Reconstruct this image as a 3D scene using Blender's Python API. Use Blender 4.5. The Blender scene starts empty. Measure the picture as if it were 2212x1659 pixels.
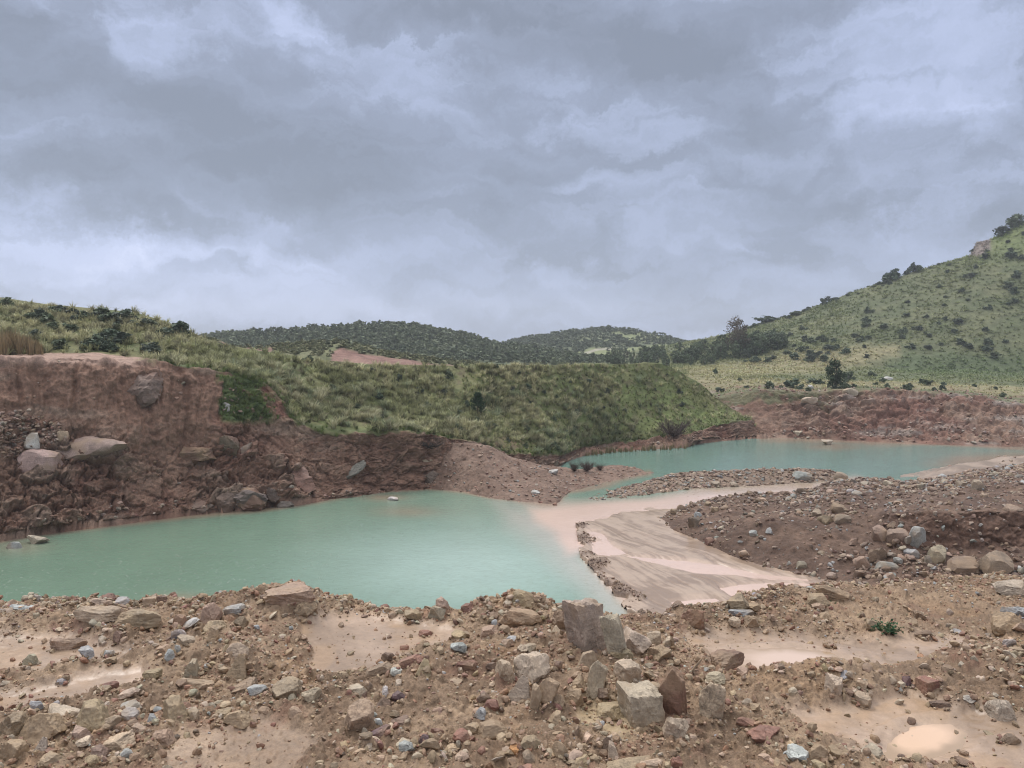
import bpy, bmesh, math, random
import numpy as np
from mathutils import Vector
from mathutils.bvhtree import BVHTree

# ------------------------------------------------------------------ camera, sky, sun, exposure
SC = bpy.context.scene
COL = SC.collection
F = 1106 / math.tan(math.radians(33.5))      # focal length in units of a 2212 px wide picture
H = 18.0                                     # eye above the water (water level is z = 0)
PITCH = math.atan((829.5 - 765.0) / F)
CP, SP = math.cos(PITCH), math.sin(PITCH)

cam_d = bpy.data.cameras.new('camera')
cam = bpy.data.objects.new('camera', cam_d)
COL.objects.link(cam)
cam_d.sensor_width = 36.0
cam_d.lens = 18.0 / math.tan(math.radians(33.5))
cam_d.clip_start = 0.1
cam_d.clip_end = 12000
cam.location = (0, 0, H)
cam.rotation_euler = (math.pi / 2 - PITCH, 0, 0)
SC.camera = cam

SC.view_settings.view_transform = 'Standard'
SC.view_settings.look = 'None'
SC.view_settings.exposure = 0.45
SC.cycles.use_denoising = True
SC.cycles.denoiser = 'OPENIMAGEDENOISE'
SC.cycles.denoising_input_passes = 'RGB_ALBEDO_NORMAL'
SC.cycles.denoising_prefilter = 'ACCURATE'
SC.cycles.filter_width = 1.05
SC.cycles.use_adaptive_sampling = False
SC.cycles.sample_clamp_indirect = 6.0
SC.view_settings.gamma = 1.0

SUN_EL, SUN_AZ = math.radians(58), math.radians(-35)      # azimuth from +Y towards +X
sun_d = bpy.data.lights.new('sun', 'SUN')
sun_d.energy = 1.5
sun_d.angle = math.radians(24)
sun_d.color = (1.0, 0.96, 0.91)
sun = bpy.data.objects.new('sun', sun_d)
COL.objects.link(sun)
to_sun = Vector((math.sin(SUN_AZ) * math.cos(SUN_EL), math.cos(SUN_AZ) * math.cos(SUN_EL), math.sin(SUN_EL)))
sun.rotation_euler = to_sun.to_track_quat('Z', 'Y').to_euler()
sun.location = (-60, 60, 120)


def N(nt, kind, inputs=None, **props):
    n = nt.nodes.new(kind)
    for k, v in props.items():
        setattr(n, k, v)
    for k, v in (inputs or {}).items():
        s = n.inputs[k]
        if isinstance(v, bpy.types.NodeSocket):
            nt.links.new(v, s)
        else:
            s.default_value = v
    return n


def mixc(nt, f, a, b, mode='MIX'):
    n = nt.nodes.new('ShaderNodeMix')
    n.data_type = 'RGBA'
    n.blend_type = mode
    n.clamp_factor = True
    for i, v in ((0, f), (6, a), (7, b)):
        if isinstance(v, bpy.types.NodeSocket):
            nt.links.new(v, n.inputs[i])
        else:
            n.inputs[i].default_value = v
    return n.outputs[2]


def math_n(nt, op, a, b=0.0, c=0.0, clamp=False):
    return N(nt, 'ShaderNodeMath', {0: a, 1: b, 2: c}, operation=op, use_clamp=clamp).outputs[0]


def ramp(nt, fac, stops):
    n = nt.nodes.new('ShaderNodeValToRGB')
    nt.links.new(fac, n.inputs[0])
    e = n.color_ramp.elements
    while len(e) < len(stops):
        e.new(0.5)
    for el, (p, c) in zip(e, stops):
        el.position = p
        el.color = tuple(c) + ((1,) if len(c) == 3 else ())
    return n.outputs[0]


world = bpy.data.worlds.new('World')
SC.world = world
world.use_nodes = True
wt = world.node_tree
wt.nodes.clear()


def build_sky(nt):
    tc = N(nt, 'ShaderNodeTexCoord').outputs['Generated']
    sep = N(nt, 'ShaderNodeSeparateXYZ', {0: tc})
    x, y, z = sep.outputs
    az = math_n(nt, 'ARCTAN2', x, y)
    el = math_n(nt, 'ARCSINE', z)
    co = N(nt, 'ShaderNodeCombineXYZ', {0: az, 1: el, 2: 0.0}).outputs[0]
    # slow warp so that cloud patches get torn edges
    w1 = N(nt, 'ShaderNodeTexNoise', {'Vector': co, 'Scale': 5.5, 'Detail': 9.0, 'Roughness': 0.68}).outputs['Color']
    w1 = N(nt, 'ShaderNodeVectorMath', {0: w1, 1: (0.5, 0.5, 0.5)}, operation='SUBTRACT').outputs[0]
    w1 = N(nt, 'ShaderNodeVectorMath', {0: w1, 1: (0.34, 0.17, 0.0)}, operation='MULTIPLY').outputs[0]
    wc = N(nt, 'ShaderNodeVectorMath', {0: co, 1: w1}, operation='ADD').outputs[0]
    total = None
    # bright (+) and dark (-) parts of the cloud deck: u, v, half width, half height (picture units), tilt, amount
    blobs = [(375, 85, 130, 75, 15, .46), (610, 70, 120, 80, 30, .26), (860, 180, 300, 70, 24, .20), (1260, 235, 170, 80, 20, .22),
             (1960, 210, 300, 190, 60, .24), (2180, 60, 250, 160, 0, .18),
             (110, 500, 330, 60, 10, .34), (860, 515, 200, 45, 12, .14), (330, 590, 600, 90, 0, .20), (800, 520, 330, 70, 14, .22), (1330, 470, 260, 60, 5, .13),
             (1560, 590, 300, 150, 50, .10), (900, 640, 900, 70, 0, .10),
             (560, 330, 560, 120, 22, -.30), (1150, 60, 420, 120, 14, -.30), (1500, 120, 300, 110, 0, -.16),
             (60, 230, 260, 150, 25, -.14), (1750, 520, 520, 160, -6, -.12), (1050, 420, 300, 90, 18, -.22), (250, 430, 260, 40, 16, -.16),
             (650, 455, 320, 45, 16, -.14)]
    for (u, v, a, b, tilt, amt) in blobs:
        dx, dy = (u - 1106) / F, (829.5 - v) / F
        d = Vector((dx, CP + dy * SP, -SP + dy * CP)).normalized()
        loc = (math.atan2(d.x, d.y), math.asin(d.z), 0)
        m = N(nt, 'ShaderNodeMapping', {'Vector': wc, 'Location': loc, 'Rotation': (0, 0, -math.radians(tilt)),
                                        'Scale': (a / F * 1.15, b / F * 1.15, 1)}, vector_type='TEXTURE').outputs[0]
        ln = N(nt, 'ShaderNodeVectorMath', {0: m}, operation='LENGTH').outputs['Value']
        g = N(nt, 'ShaderNodeMapRange', {0: ln, 1: 0.0, 2: 1.35, 3: amt, 4: 0.0}, interpolation_type='SMOOTHERSTEP').outputs[0]
        total = g if total is None else math_n(nt, 'ADD', total, g)
    # streaky cloud texture, drawn out along a slant
    mp = N(nt, 'ShaderNodeMapping', {'Vector': wc, 'Rotation': (0, 0, math.radians(20)), 'Scale': (2.6, 9.0, 1)}).outputs[0]
    n1 = N(nt, 'ShaderNodeTexNoise', {'Vector': mp, 'Scale': 2.1, 'Detail': 9.0, 'Roughness': 0.55, 'Distortion': 0.5}).outputs[0]
    mp2 = N(nt, 'ShaderNodeMapping', {'Vector': wc, 'Rotation': (0, 0, math.radians(14)), 'Scale': (0.55, 1.35, 1)}).outputs[0]
    n2 = N(nt, 'ShaderNodeTexNoise', {'Vector': mp2, 'Scale': 13.0, 'Detail': 9.0, 'Roughness': 0.62}).outputs[0]
    t1 = math_n(nt, 'MULTIPLY', math_n(nt, 'SUBTRACT', n1, 0.5), 1.05)
    t2 = math_n(nt, 'MULTIPLY', math_n(nt, 'SUBTRACT', n2, 0.5), 0.24)
    low = N(nt, 'ShaderNodeMapRange', {0: el, 1: 0.0, 2: 0.26, 3: 0.49, 4: 0.275}, interpolation_type='SMOOTHSTEP').outputs[0]
    tot = math_n(nt, 'ADD', math_n(nt, 'ADD', math_n(nt, 'MULTIPLY', total, 0.72), low), math_n(nt, 'ADD', t1, t2))
    # values are radiance / 0.1
    cl = ramp(nt, tot, [(0.0, (0.185, 0.213, 0.275)), (0.28, (0.240, 0.277, 0.370)), (0.52, (0.340, 0.392, 0.540)), (0.78, (0.470, 0.530, 0.730)), (1.0, (0.66, 0.71, 0.91))])
    nish = N(nt, 'ShaderNodeTexSky')
    nish.sky_type = 'NISHITA'
    nish.sun_disc = False
    nish.sun_elevation = SUN_EL
    nish.sun_rotation = SUN_AZ
    # the cloud deck is brightest overhead (CIE overcast sky)
    bo = N(nt, 'ShaderNodeMapRange', {0: z, 1: 0.42, 2: 0.85, 3: 10.0, 4: 44.0}, interpolation_type='SMOOTHSTEP').outputs[0]
    cl = mixc(nt, 1.0, cl, N(nt, 'ShaderNodeCombineColor', {0: bo, 1: bo, 2: bo}).outputs[0], 'MULTIPLY')
    # away from the lavender view the overhead deck is a more neutral grey
    neutral = N(nt, 'ShaderNodeMapRange', {0: z, 1: 0.42, 2: 0.8, 3: 0.0, 4: 1.0}, interpolation_type='SMOOTHSTEP').outputs[0]
    cl = mixc(nt, neutral, cl, mixc(nt, 1.0, cl, (1.22, 1.04, 0.78, 1), 'MULTIPLY'))
    out = mixc(nt, 0.06, cl, nish.outputs[0])
    bg = N(nt, 'ShaderNodeBackground', {'Color': out, 'Strength': 0.1})
    N(nt, 'ShaderNodeOutputWorld', {'Surface': bg.outputs[0]})


build_sky(wt)

# ------------------------------------------------------------------ helpers: projection, noise, meshes


def P(u, v, D):
    """The point at depth D (world y) seen at u, v of a 2212 x 1659 picture."""
    u, v, D = np.broadcast_arrays(np.asarray(u, float), np.asarray(v, float), np.asarray(D, float))
    dx, dy = (u - 1106) / F, (829.5 - v) / F
    ry, rz = CP + dy * SP, -SP + dy * CP
    t = D / ry
    return np.stack([dx * t, D, H + rz * t], -1)


def PZ(u, v, z=0.0):
    u, v, z = np.broadcast_arrays(np.asarray(u, float), np.asarray(v, float), np.asarray(z, float))
    dx, dy = (u - 1106) / F, (829.5 - v) / F
    ry, rz = CP + dy * SP, -SP + dy * CP
    t = (z - H) / rz
    return np.stack([dx * t, ry * t, z], -1)


def UV(p):
    x, y, z = p[..., 0], p[..., 1], p[..., 2] - H
    f = np.maximum(y * CP - z * SP, 0.05)
    up = y * SP + z * CP
    return 1106 + F * x / f, 829.5 - F * up / f


def vnoise(p):
    p = np.asarray(p, float)
    i = np.floor(p).astype(np.int64)
    f = p - i
    f = f * f * f * (f * (f * 6 - 15) + 10)

    def h(dx, dy, dz):
        a = ((i[..., 0] + dx) * 374761393 + (i[..., 1] + dy) * 668265263 + (i[..., 2] + dz) * 1440662683) & 0xFFFFFFFF
        a = ((a ^ (a >> 13)) * 1274126177) & 0xFFFFFFFF
        a = ((a ^ (a >> 15)) * 2246822519) & 0xFFFFFFFF
        return ((a ^ (a >> 16)) & 0xFFFFFF) / float(0xFFFFFF) * 2 - 1
    fx, fy, fz = f[..., 0], f[..., 1], f[..., 2]
    L = lambda a, b, t: a + (b - a) * t
    return L(L(L(h(0, 0, 0), h(1, 0, 0), fx), L(h(0, 1, 0), h(1, 1, 0), fx), fy),
             L(L(h(0, 0, 1), h(1, 0, 1), fx), L(h(0, 1, 1), h(1, 1, 1), fx), fy), fz)


ROT = np.array([[0.36, 0.48, -0.8], [-0.8, 0.60, 0.0], [0.48, 0.64, 0.6]])


def fbm(p, octaves=4, gain=0.5):
    s, a, tot = 0.0, 1.0, 0.0
    q = np.asarray(p, float)
    for k in range(octaves):
        s = s + a * vnoise(q)
        tot += a
        a *= gain
        q = (q @ ROT.T) * 2.03 + 17.3
    return s / tot


def ridged(p, octaves=4, gain=0.5):
    s, a, tot = 0.0, 1.0, 0.0
    q = np.asarray(p, float)
    for k in range(octaves):
        s = s + a * (1 - 2 * np.abs(vnoise(q)))
        tot += a
        a *= gain
        q = (q @ ROT.T) * 2.03 + 9.1
    return s / tot


def worley(p, seed=0):
    """Cell noise: distance to the nearest and second nearest cell point, the cell's random number, the vector to its point."""
    p = np.asarray(p, float)
    i = np.floor(p).astype(np.int64)
    best = np.full(p.shape[:-1], 9.0)
    sec = np.full(p.shape[:-1], 9.0)
    cid = np.zeros(p.shape[:-1])
    vec = np.zeros(p.shape)

    def hs(c, k):
        a = (c[..., 0] * 374761393 + c[..., 1] * 668265263 + c[..., 2] * 1440662683 + (k + seed) * 971215073) & 0xFFFFFFFF
        a = ((a ^ (a >> 13)) * 1274126177) & 0xFFFFFFFF
        a = ((a ^ (a >> 15)) * 2246822519) & 0xFFFFFFFF
        return ((a ^ (a >> 16)) & 0xFFFFFF) / float(0xFFFFFF)
    for dx in (-1, 0, 1):
        for dy in (-1, 0, 1):
            for dz in (-1, 0, 1):
                c = i + np.array([dx, dy, dz])
                f = np.stack([hs(c, 1), hs(c, 2), hs(c, 3)], -1)
                v = c + f - p
                d = np.sqrt((v ** 2).sum(-1))
                near = d < best
                sec = np.where(near, best, np.minimum(sec, d))
                best = np.where(near, d, best)
                cid = np.where(near, hs(c, 4), cid)
                vec = np.where(near[..., None], v, vec)
    return best, sec, cid, vec


def facets(p, seed=0, tilt=0.9):
    """Broken rock: every cell a flat face with its own depth and tilt, with a crease between."""
    a, b, c, v = worley(p, seed)
    t = np.stack([np.sin(c * 37.0), np.sin(c * 71.0 + 1), np.sin(c * 113.0 + 2)], -1)
    return (c - 0.5) + tilt * (v * t).sum(-1) - 0.5 * np.exp(-((b - a) / 0.07) ** 2)


def clods(p, seed=0, size=0.5):
    a, b, c, v = worley(p, seed)
    r = size * (0.35 + 0.65 * c)
    return np.sqrt(np.maximum(0, 1 - (a / r) ** 2)) * r * (np.sin(c * 57) > -0.2)


def sstep(a, b, x):
    t = np.clip((x - a) / (b - a), 0, 1)
    return t * t * (3 - 2 * t)


def poly_mask(U, V, poly, soft=8.0):
    """1 inside the outline, 0 outside, with a soft edge."""
    poly = np.asarray(poly, float)
    d = np.full(U.shape, 1e9)
    inside = np.zeros(U.shape, bool)
    n = len(poly)
    for k in range(n):
        ax, ay = poly[k]
        bx, by = poly[(k + 1) % n]
        ex, ey = bx - ax, by - ay
        t = np.clip(((U - ax) * ex + (V - ay) * ey) / (ex * ex + ey * ey + 1e-9), 0, 1)
        d = np.minimum(d, np.hypot(U - ax - t * ex, V - ay - t * ey))
        if ey != 0:
            c = ((ay > V) != (by > V)) & (U < (bx - ax) * (V - ay) / ey + ax)
            inside ^= c
    sd = np.where(inside, d, -d)
    return sstep(-soft, soft, sd)


def mesh_from(name, V, Fc, attrs=None, smooth=True, sharp=None):
    V = np.asarray(V, np.float32).reshape(-1, 3)
    Fc = np.asarray(Fc, np.int32)
    me = bpy.data.meshes.new(name)
    k = Fc.shape[1]
    me.vertices.add(len(V))
    me.vertices.foreach_set('co', V.ravel())
    me.loops.add(Fc.size)
    me.loops.foreach_set('vertex_index', Fc.ravel())
    me.polygons.add(len(Fc))
    me.polygons.foreach_set('loop_start', np.arange(0, Fc.size, k, dtype=np.int32))
    me.polygons.foreach_set('loop_total', np.full(len(Fc), k, np.int32))
    me.polygons.foreach_set('use_smooth', np.full(len(Fc), smooth, bool))
    for an, av in (attrs or {}).items():
        av = np.asarray(av, np.float32)
        if av.ndim == 1:
            a = me.attributes.new(an, 'FLOAT', 'POINT')
            a.data.foreach_set('value', av)
        else:
            a = me.attributes.new(an, 'FLOAT_COLOR', 'POINT')
            a.data.foreach_set('color', np.concatenate([av, np.ones((len(av), 1), np.float32)], 1).ravel())
    me.update(calc_edges=True)
    if sharp is not None:
        me.set_sharp_from_angle(angle=math.radians(sharp))
    return me


def put(name, me, mat=None, parent=None):
    if mat is not None and not me.materials:
        me.materials.append(mat)
    o = bpy.data.objects.new(name, me)
    COL.objects.link(o)
    if parent is not None:
        o.parent = parent
    return o


def tag(o, label, cat, group=None, kind=None):
    o['label'] = label
    o['category'] = cat
    if group:
        o['group'] = group
    if kind:
        o['kind'] = kind
    return o


def curve(pts):
    a = np.array(pts, float)
    return lambda us: P(us, np.interp(us, a[:, 0], a[:, 1]), np.interp(us, a[:, 0], a[:, 2]))


def curve_z(pts, z=0.0):
    a = np.array(pts, float)
    return lambda us: PZ(us, np.interp(us, a[:, 0], a[:, 1]), z)


def shift(cf, k=1.0, dz=0.0, z=None):
    """The same curve pushed back along its rays (factor k on the plan distance), lifted by dz or set to height z."""
    def g(us):
        p = cf(us).copy()
        p[:, :2] *= k
        p[:, 2] = p[:, 2] + dz if z is None else z
        return p
    return g


class Sheet:
    """A lofted piece of ground: rows between feature curves, then displaced along its normals."""

    def __init__(self, curves, segs, us, disp=None, smooth=2):
        rows, S = [], []
        C = [c(us) for c in curves]
        for k, n in enumerate(segs):
            for t in np.arange(n) / n:
                rows.append(C[k] * (1 - t) + C[k + 1] * t)
                S.append(k + t)
        rows.append(C[-1])
        S.append(len(C) - 1)
        G = np.array(rows)
        for _ in range(smooth):
            G[1:-1] = .25 * G[:-2] + .5 * G[1:-1] + .25 * G[2:]
            G[:, 1:-1] = .25 * G[:, :-2] + .5 * G[:, 1:-1] + .25 * G[:, 2:]
        self.S = np.repeat(np.array(S)[:, None], G.shape[1], 1)
        self.base = G
        self.U, self.V = UV(G)
        nrm = np.cross(np.gradient(G, axis=1), np.gradient(G, axis=0))
        nrm /= np.linalg.norm(nrm, axis=-1, keepdims=True) + 1e-9
        self.n = nrm
        self.G = G.copy()
        if disp is not None:
            self.G = G + nrm * disp(self)[..., None]

    def along(self, k):
        """Running length along feature row k, the same for every row of a column."""
        r = int(np.argmin(np.abs(self.S[:, 0] - k)))
        b = self.base[r]
        a = np.concatenate([[0], np.cumsum(np.linalg.norm(np.diff(b, axis=0), axis=1))])
        return np.repeat(a[None, :], self.base.shape[0], 0)

    def faces(self):
        R, C = self.G.shape[:2]
        i = (np.arange(R - 1)[:, None] * C + np.arange(C - 1)[None, :]).ravel()
        return np.stack([i, i + 1, i + C + 1, i + C], 1)

    def build(self, name, mat, label, cat, attrs, kind='structure'):
        A = {k: (v.reshape(-1, 3) if v.ndim == 3 else v.ravel()) for k, v in attrs.items()}
        self.fc = self.faces()
        o = put(name, mesh_from(name, self.G, self.fc, A), mat)
        tag(o, label, cat, kind=kind)
        return o

    def bvh(self):
        return BVHTree.FromPolygons(self.G.reshape(-1, 3).tolist(), self.fc.tolist())

    def sample(self, rng, n, weight, power=1.0):
        """n points on the sheet, spread by world area times weight."""
        G = self.G
        a = np.linalg.norm(np.cross(G[1:, :-1] - G[:-1, :-1], G[:-1, 1:] - G[:-1, :-1]), axis=-1)
        w = (a ** power * weight[:-1, :-1]).ravel()
        k = rng.choice(len(w), n, p=w / w.sum())
        C = G.shape[1] - 1
        r, c = k // C, k % C
        s, t = rng.random((n, 1)), rng.random((n, 1))
        p = (G[r, c] * (1 - s) + G[r + 1, c] * s) * (1 - t) + (G[r, c + 1] * (1 - s) + G[r + 1, c + 1] * s) * t
        return p, r, c


def cols(a, b, n, lo, hi, m=40):
    return np.unique(np.concatenate([np.linspace(lo, a, m), np.linspace(a, b, n), np.linspace(b, hi, m)]))


def lerp3(a, b, t):
    return np.asarray(a) * (1 - t[..., None]) + np.asarray(b) * t[..., None]


# ------------------------------------------------------------------ materials
def new_mat(name):
    m = bpy.data.materials.new(name)
    m.use_nodes = True
    m.node_tree.nodes.clear()
    return m, m.node_tree


def attr(nt, name, out='Color'):
    return N(nt, 'ShaderNodeAttribute', None, attribute_name=name).outputs[out]


def earth_mat(name, scale, bump_d, bump_s=0.6, contrast=0.35, rough=(0.55, 0.85), grain=6.0):
    """Soil: colour and wetness come with the mesh, grain and small lumps from noise in world space."""
    m, nt = new_mat(name)
    pos = N(nt, 'ShaderNodeNewGeometry').outputs['Position']
    c = attr(nt, 'col')
    wet = attr(nt, 'wet', 'Fac')
    a = N(nt, 'ShaderNodeTexNoise', {'Vector': pos, 'Scale': scale, 'Detail': 8.0, 'Roughness': 0.65}).outputs[0]
    b = N(nt, 'ShaderNodeTexNoise', {'Vector': pos, 'Scale': scale * grain, 'Detail': 5.0, 'Roughness': 0.7}).outputs[0]
    ab = math_n(nt, 'ADD', math_n(nt, 'MULTIPLY', a, 0.55), math_n(nt, 'MULTIPLY', b, 0.45))
    k = N(nt, 'ShaderNodeMapRange', {0: ab, 1: 0.3, 2: 0.7, 3: 1 - contrast, 4: 1 + contrast}).outputs[0]
    dry = math_n(nt, 'SUBTRACT', 1.0, wet)
    kk = math_n(nt, 'ADD', math_n(nt, 'MULTIPLY', math_n(nt, 'SUBTRACT', k, 1.0), math_n(nt, 'ADD', math_n(nt, 'MULTIPLY', dry, 0.62), 0.38)), 1.0)
    col = mixc(nt, 1.0, c, N(nt, 'ShaderNodeCombineColor', {0: kk, 1: kk, 2: kk}).outputs[0], 'MULTIPLY')
    r = N(nt, 'ShaderNodeMapRange', {0: wet, 1: 0.0, 2: 1.0, 3: rough[1], 4: rough[0]}).outputs[0]
    bs = math_n(nt, 'ADD', math_n(nt, 'MULTIPLY', dry, bump_s), bump_s * 0.06)
    bp = N(nt, 'ShaderNodeBump', {'Height': ab, 'Distance': bump_d, 'Strength': bs})
    s = N(nt, 'ShaderNodeBsdfPrincipled', {'Base Color': col, 'Roughness': r, 'Normal': bp.outputs[0], 'Specular IOR Level': 0.35})
    N(nt, 'ShaderNodeOutputMaterial', {'Surface': s.outputs[0]})
    return m


def rock_mat(name, from_object, scale=5.0, bump_d=0.02, cracks=True, mud=(0.30, 0.212, 0.132), mud_max=0.55):
    m, nt = new_mat(name)
    geo = N(nt, 'ShaderNodeNewGeometry')
    pos = geo.outputs['Position']
    if from_object:
        oi = N(nt, 'ShaderNodeObjectInfo')
        c = oi.outputs['Color']
        off = N(nt, 'ShaderNodeCombineXYZ', {0: math_n(nt, 'MULTIPLY', oi.outputs['Random'], 40.0), 1: 0.0, 2: math_n(nt, 'MULTIPLY', oi.outputs['Random'], 17.0)}).outputs[0]
        pos = N(nt, 'ShaderNodeVectorMath', {0: pos, 1: off}, operation='ADD').outputs[0]
    else:
        c = attr(nt, 'col')
    a = N(nt, 'ShaderNodeTexNoise', {'Vector': pos, 'Scale': scale, 'Detail': 9.0, 'Roughness': 0.68, 'Distortion': 0.3}).outputs[0]
    b = N(nt, 'ShaderNodeTexNoise', {'Vector': pos, 'Scale': scale * 0.45, 'Detail': 4.0}).outputs[0]
    g = N(nt, 'ShaderNodeTexNoise', {'Vector': pos, 'Scale': scale * 9, 'Detail': 4.0, 'Roughness': 0.7}).outputs[0]
    st = N(nt, 'ShaderNodeMapping', {'Vector': pos, 'Rotation': (0.35, 0.5, 0.2), 'Scale': (0.5, 0.5, 5.0)}).outputs[0]
    st = N(nt, 'ShaderNodeTexNoise', {'Vector': st, 'Scale': scale, 'Detail': 5.0, 'Roughness': 0.6}).outputs[0]
    k = N(nt, 'ShaderNodeMapRange', {0: a, 1: 0.28, 2: 0.72, 3: 0.60, 4: 1.36}).outputs[0]
    kg = N(nt, 'ShaderNodeMapRange', {0: g, 1: 0.3, 2: 0.7, 3: 0.74, 4: 1.26}).outputs[0]
    ks = N(nt, 'ShaderNodeMapRange', {0: st, 1: 0.3, 2: 0.7, 3: 0.84, 4: 1.14}).outputs[0]
    k = math_n(nt, 'MULTIPLY', math_n(nt, 'MULTIPLY', k, kg), ks)
    col = mixc(nt, 1.0, c, N(nt, 'ShaderNodeCombineColor', {0: k, 1: k, 2: k}).outputs[0], 'MULTIPLY')
    # clinging mud and rusty or grey stains in patches
    mudf = N(nt, 'ShaderNodeMapRange', {0: b, 1: 0.50, 2: 0.66, 3: 0.0, 4: mud_max}, interpolation_type='SMOOTHSTEP').outputs[0]
    col = mixc(nt, mudf, col, tuple(mud) + (1,))
    h = math_n(nt, 'ADD', math_n(nt, 'ADD', math_n(nt, 'MULTIPLY', a, 0.9), math_n(nt, 'MULTIPLY', g, 0.18)), math_n(nt, 'MULTIPLY', st, 0.55))
    if cracks:
        wp = N(nt, 'ShaderNodeTexNoise', {'Vector': pos, 'Scale': scale * 0.55, 'Detail': 5.0, 'Roughness': 0.55, 'Distortion': 0.6}).outputs[0]
        line = math_n(nt, 'ABSOLUTE', math_n(nt, 'SUBTRACT', wp, 0.5))
        cr = N(nt, 'ShaderNodeMapRange', {0: line, 1: 0.0, 2: 0.008, 3: 1.0, 4: 0.0}).outputs[0]
        cr = math_n(nt, 'MULTIPLY', cr, N(nt, 'ShaderNodeMapRange', {0: b, 1: 0.44, 2: 0.56, 3: 0.85, 4: 0.0}).outputs[0])
        h = math_n(nt, 'SUBTRACT', h, math_n(nt, 'MULTIPLY', cr, 0.5))
        col = mixc(nt, math_n(nt, 'MULTIPLY', cr, 0.45), col, (0.08, 0.055, 0.04, 1))
    bp = N(nt, 'ShaderNodeBump', {'Height': h, 'Distance': bump_d, 'Strength': 0.75})
    r = N(nt, 'ShaderNodeMapRange', {0: a, 1: 0.3, 2: 0.7, 3: 0.48, 4: 0.78}).outputs[0]
    s = N(nt, 'ShaderNodeBsdfPrincipled', {'Base Color': col, 'Roughness': r, 'Normal': bp.outputs[0], 'Specular IOR Level': 0.4})
    N(nt, 'ShaderNodeOutputMaterial', {'Surface': s.outputs[0]})
    return m


def plain_attr_mat(name, rough=0.75, transl=0.0):
    m, nt = new_mat(name)
    c = attr(nt, 'col')
    s = N(nt, 'ShaderNodeBsdfPrincipled', {'Base Color': c, 'Roughness': rough, 'Specular IOR Level': 0.2})
    o = s.outputs[0]
    if transl:
        t = N(nt, 'ShaderNodeBsdfTranslucent', {'Color': c})
        o = N(nt, 'ShaderNodeMixShader', {0: transl, 1: o, 2: t.outputs[0]}).outputs[0]
    N(nt, 'ShaderNodeOutputMaterial', {'Surface': o})
    return m


def water_mat(name, bump=0.05, rough=0.10):
    m, nt = new_mat(name)
    pos = N(nt, 'ShaderNodeNewGeometry').outputs['Position']
    c = attr(nt, 'col')
    ri = attr(nt, 'ripple', 'Fac')
    a = N(nt, 'ShaderNodeTexNoise', {'Vector': pos, 'Scale': 1.1, 'Detail': 5.0, 'Roughness': 0.7}).outputs[0]
    vo = N(nt, 'ShaderNodeTexVoronoi', {'Vector': pos, 'Scale': 1.9}, feature='F1').outputs['Distance']
    ring = math_n(nt, 'SINE', math_n(nt, 'MULTIPLY', vo, 26.0))
    ring = math_n(nt, 'MULTIPLY', ring, N(nt, 'ShaderNodeMapRange', {0: vo, 1: 0.1, 2: 0.5, 3: 0.35, 4: 0.0}).outputs[0])
    h = math_n(nt, 'ADD', a, math_n(nt, 'MULTIPLY', ring, 0.5))
    bp = N(nt, 'ShaderNodeBump', {'Height': h, 'Distance': bump, 'Strength': math_n(nt, 'MULTIPLY', ri, 0.6)})
    b = N(nt, 'ShaderNodeTexNoise', {'Vector': pos, 'Scale': 0.16, 'Detail': 5.0, 'Roughness': 0.6}).outputs[0]
    k = N(nt, 'ShaderNodeMapRange', {0: b, 1: 0.3, 2: 0.7, 3: 0.95, 4: 1.05}).outputs[0]
    col = mixc(nt, 1.0, c, N(nt, 'ShaderNodeCombineColor', {0: k, 1: k, 2: k}).outputs[0], 'MULTIPLY')
    s = N(nt, 'ShaderNodeBsdfPrincipled', {'Base Color': col, 'Roughness': rough, 'IOR': 1.333, 'Normal': bp.outputs[0]})
    N(nt, 'ShaderNodeOutputMaterial', {'Surface': s.outputs[0]})
    return m


M_FORE = earth_mat('foreground_soil', 10.0, 0.035, 1.0, 0.62, (0.30, 0.75), 6.0)
M_MUD = earth_mat('wet_mud', 1.3, 0.05, 0.6, 0.26, (0.22, 0.6), 6.0)
M_CLIFF = earth_mat('red_earth', 1.3, 0.22, 0.9, 0.70, (0.5, 0.85), 5.0)
M_HILL = earth_mat('far_hill_ground', 0.35, 0.6, 0.8, 0.55, (0.7, 0.9), 6.0)
M_GRAVEL = earth_mat('spoil_gravel', 1.8, 0.16, 1.0, 0.62, (0.4, 0.8), 5.0)
M_ROCK = rock_mat('sandstone', True)
M_ROCKFAR = rock_mat('weathered_stone', True, 1.3, 0.07)
M_OUT = rock_mat('outcrop_rock', True, 0.55, 0.22, True, (0.200, 0.115, 0.083), 0.9)
M_STONE = rock_mat('small_stone', False, 9.0, 0.01, False)
M_STONEFAR = rock_mat('rubble_stone', False, 2.2, 0.04, False)
M_WATER = water_mat('quarry_water', 0.10, 0.10)
M_PUDDLE = water_mat('puddle_water', 0.004, 0.04)
M_LEAF = plain_attr_mat('leaves', 0.65, 0.15)
M_BLADE = plain_attr_mat('grass_blades', 0.75, 0.2)
M_BARK = plain_attr_mat('bark', 0.9)

RNG = np.random.default_rng(7)

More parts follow.
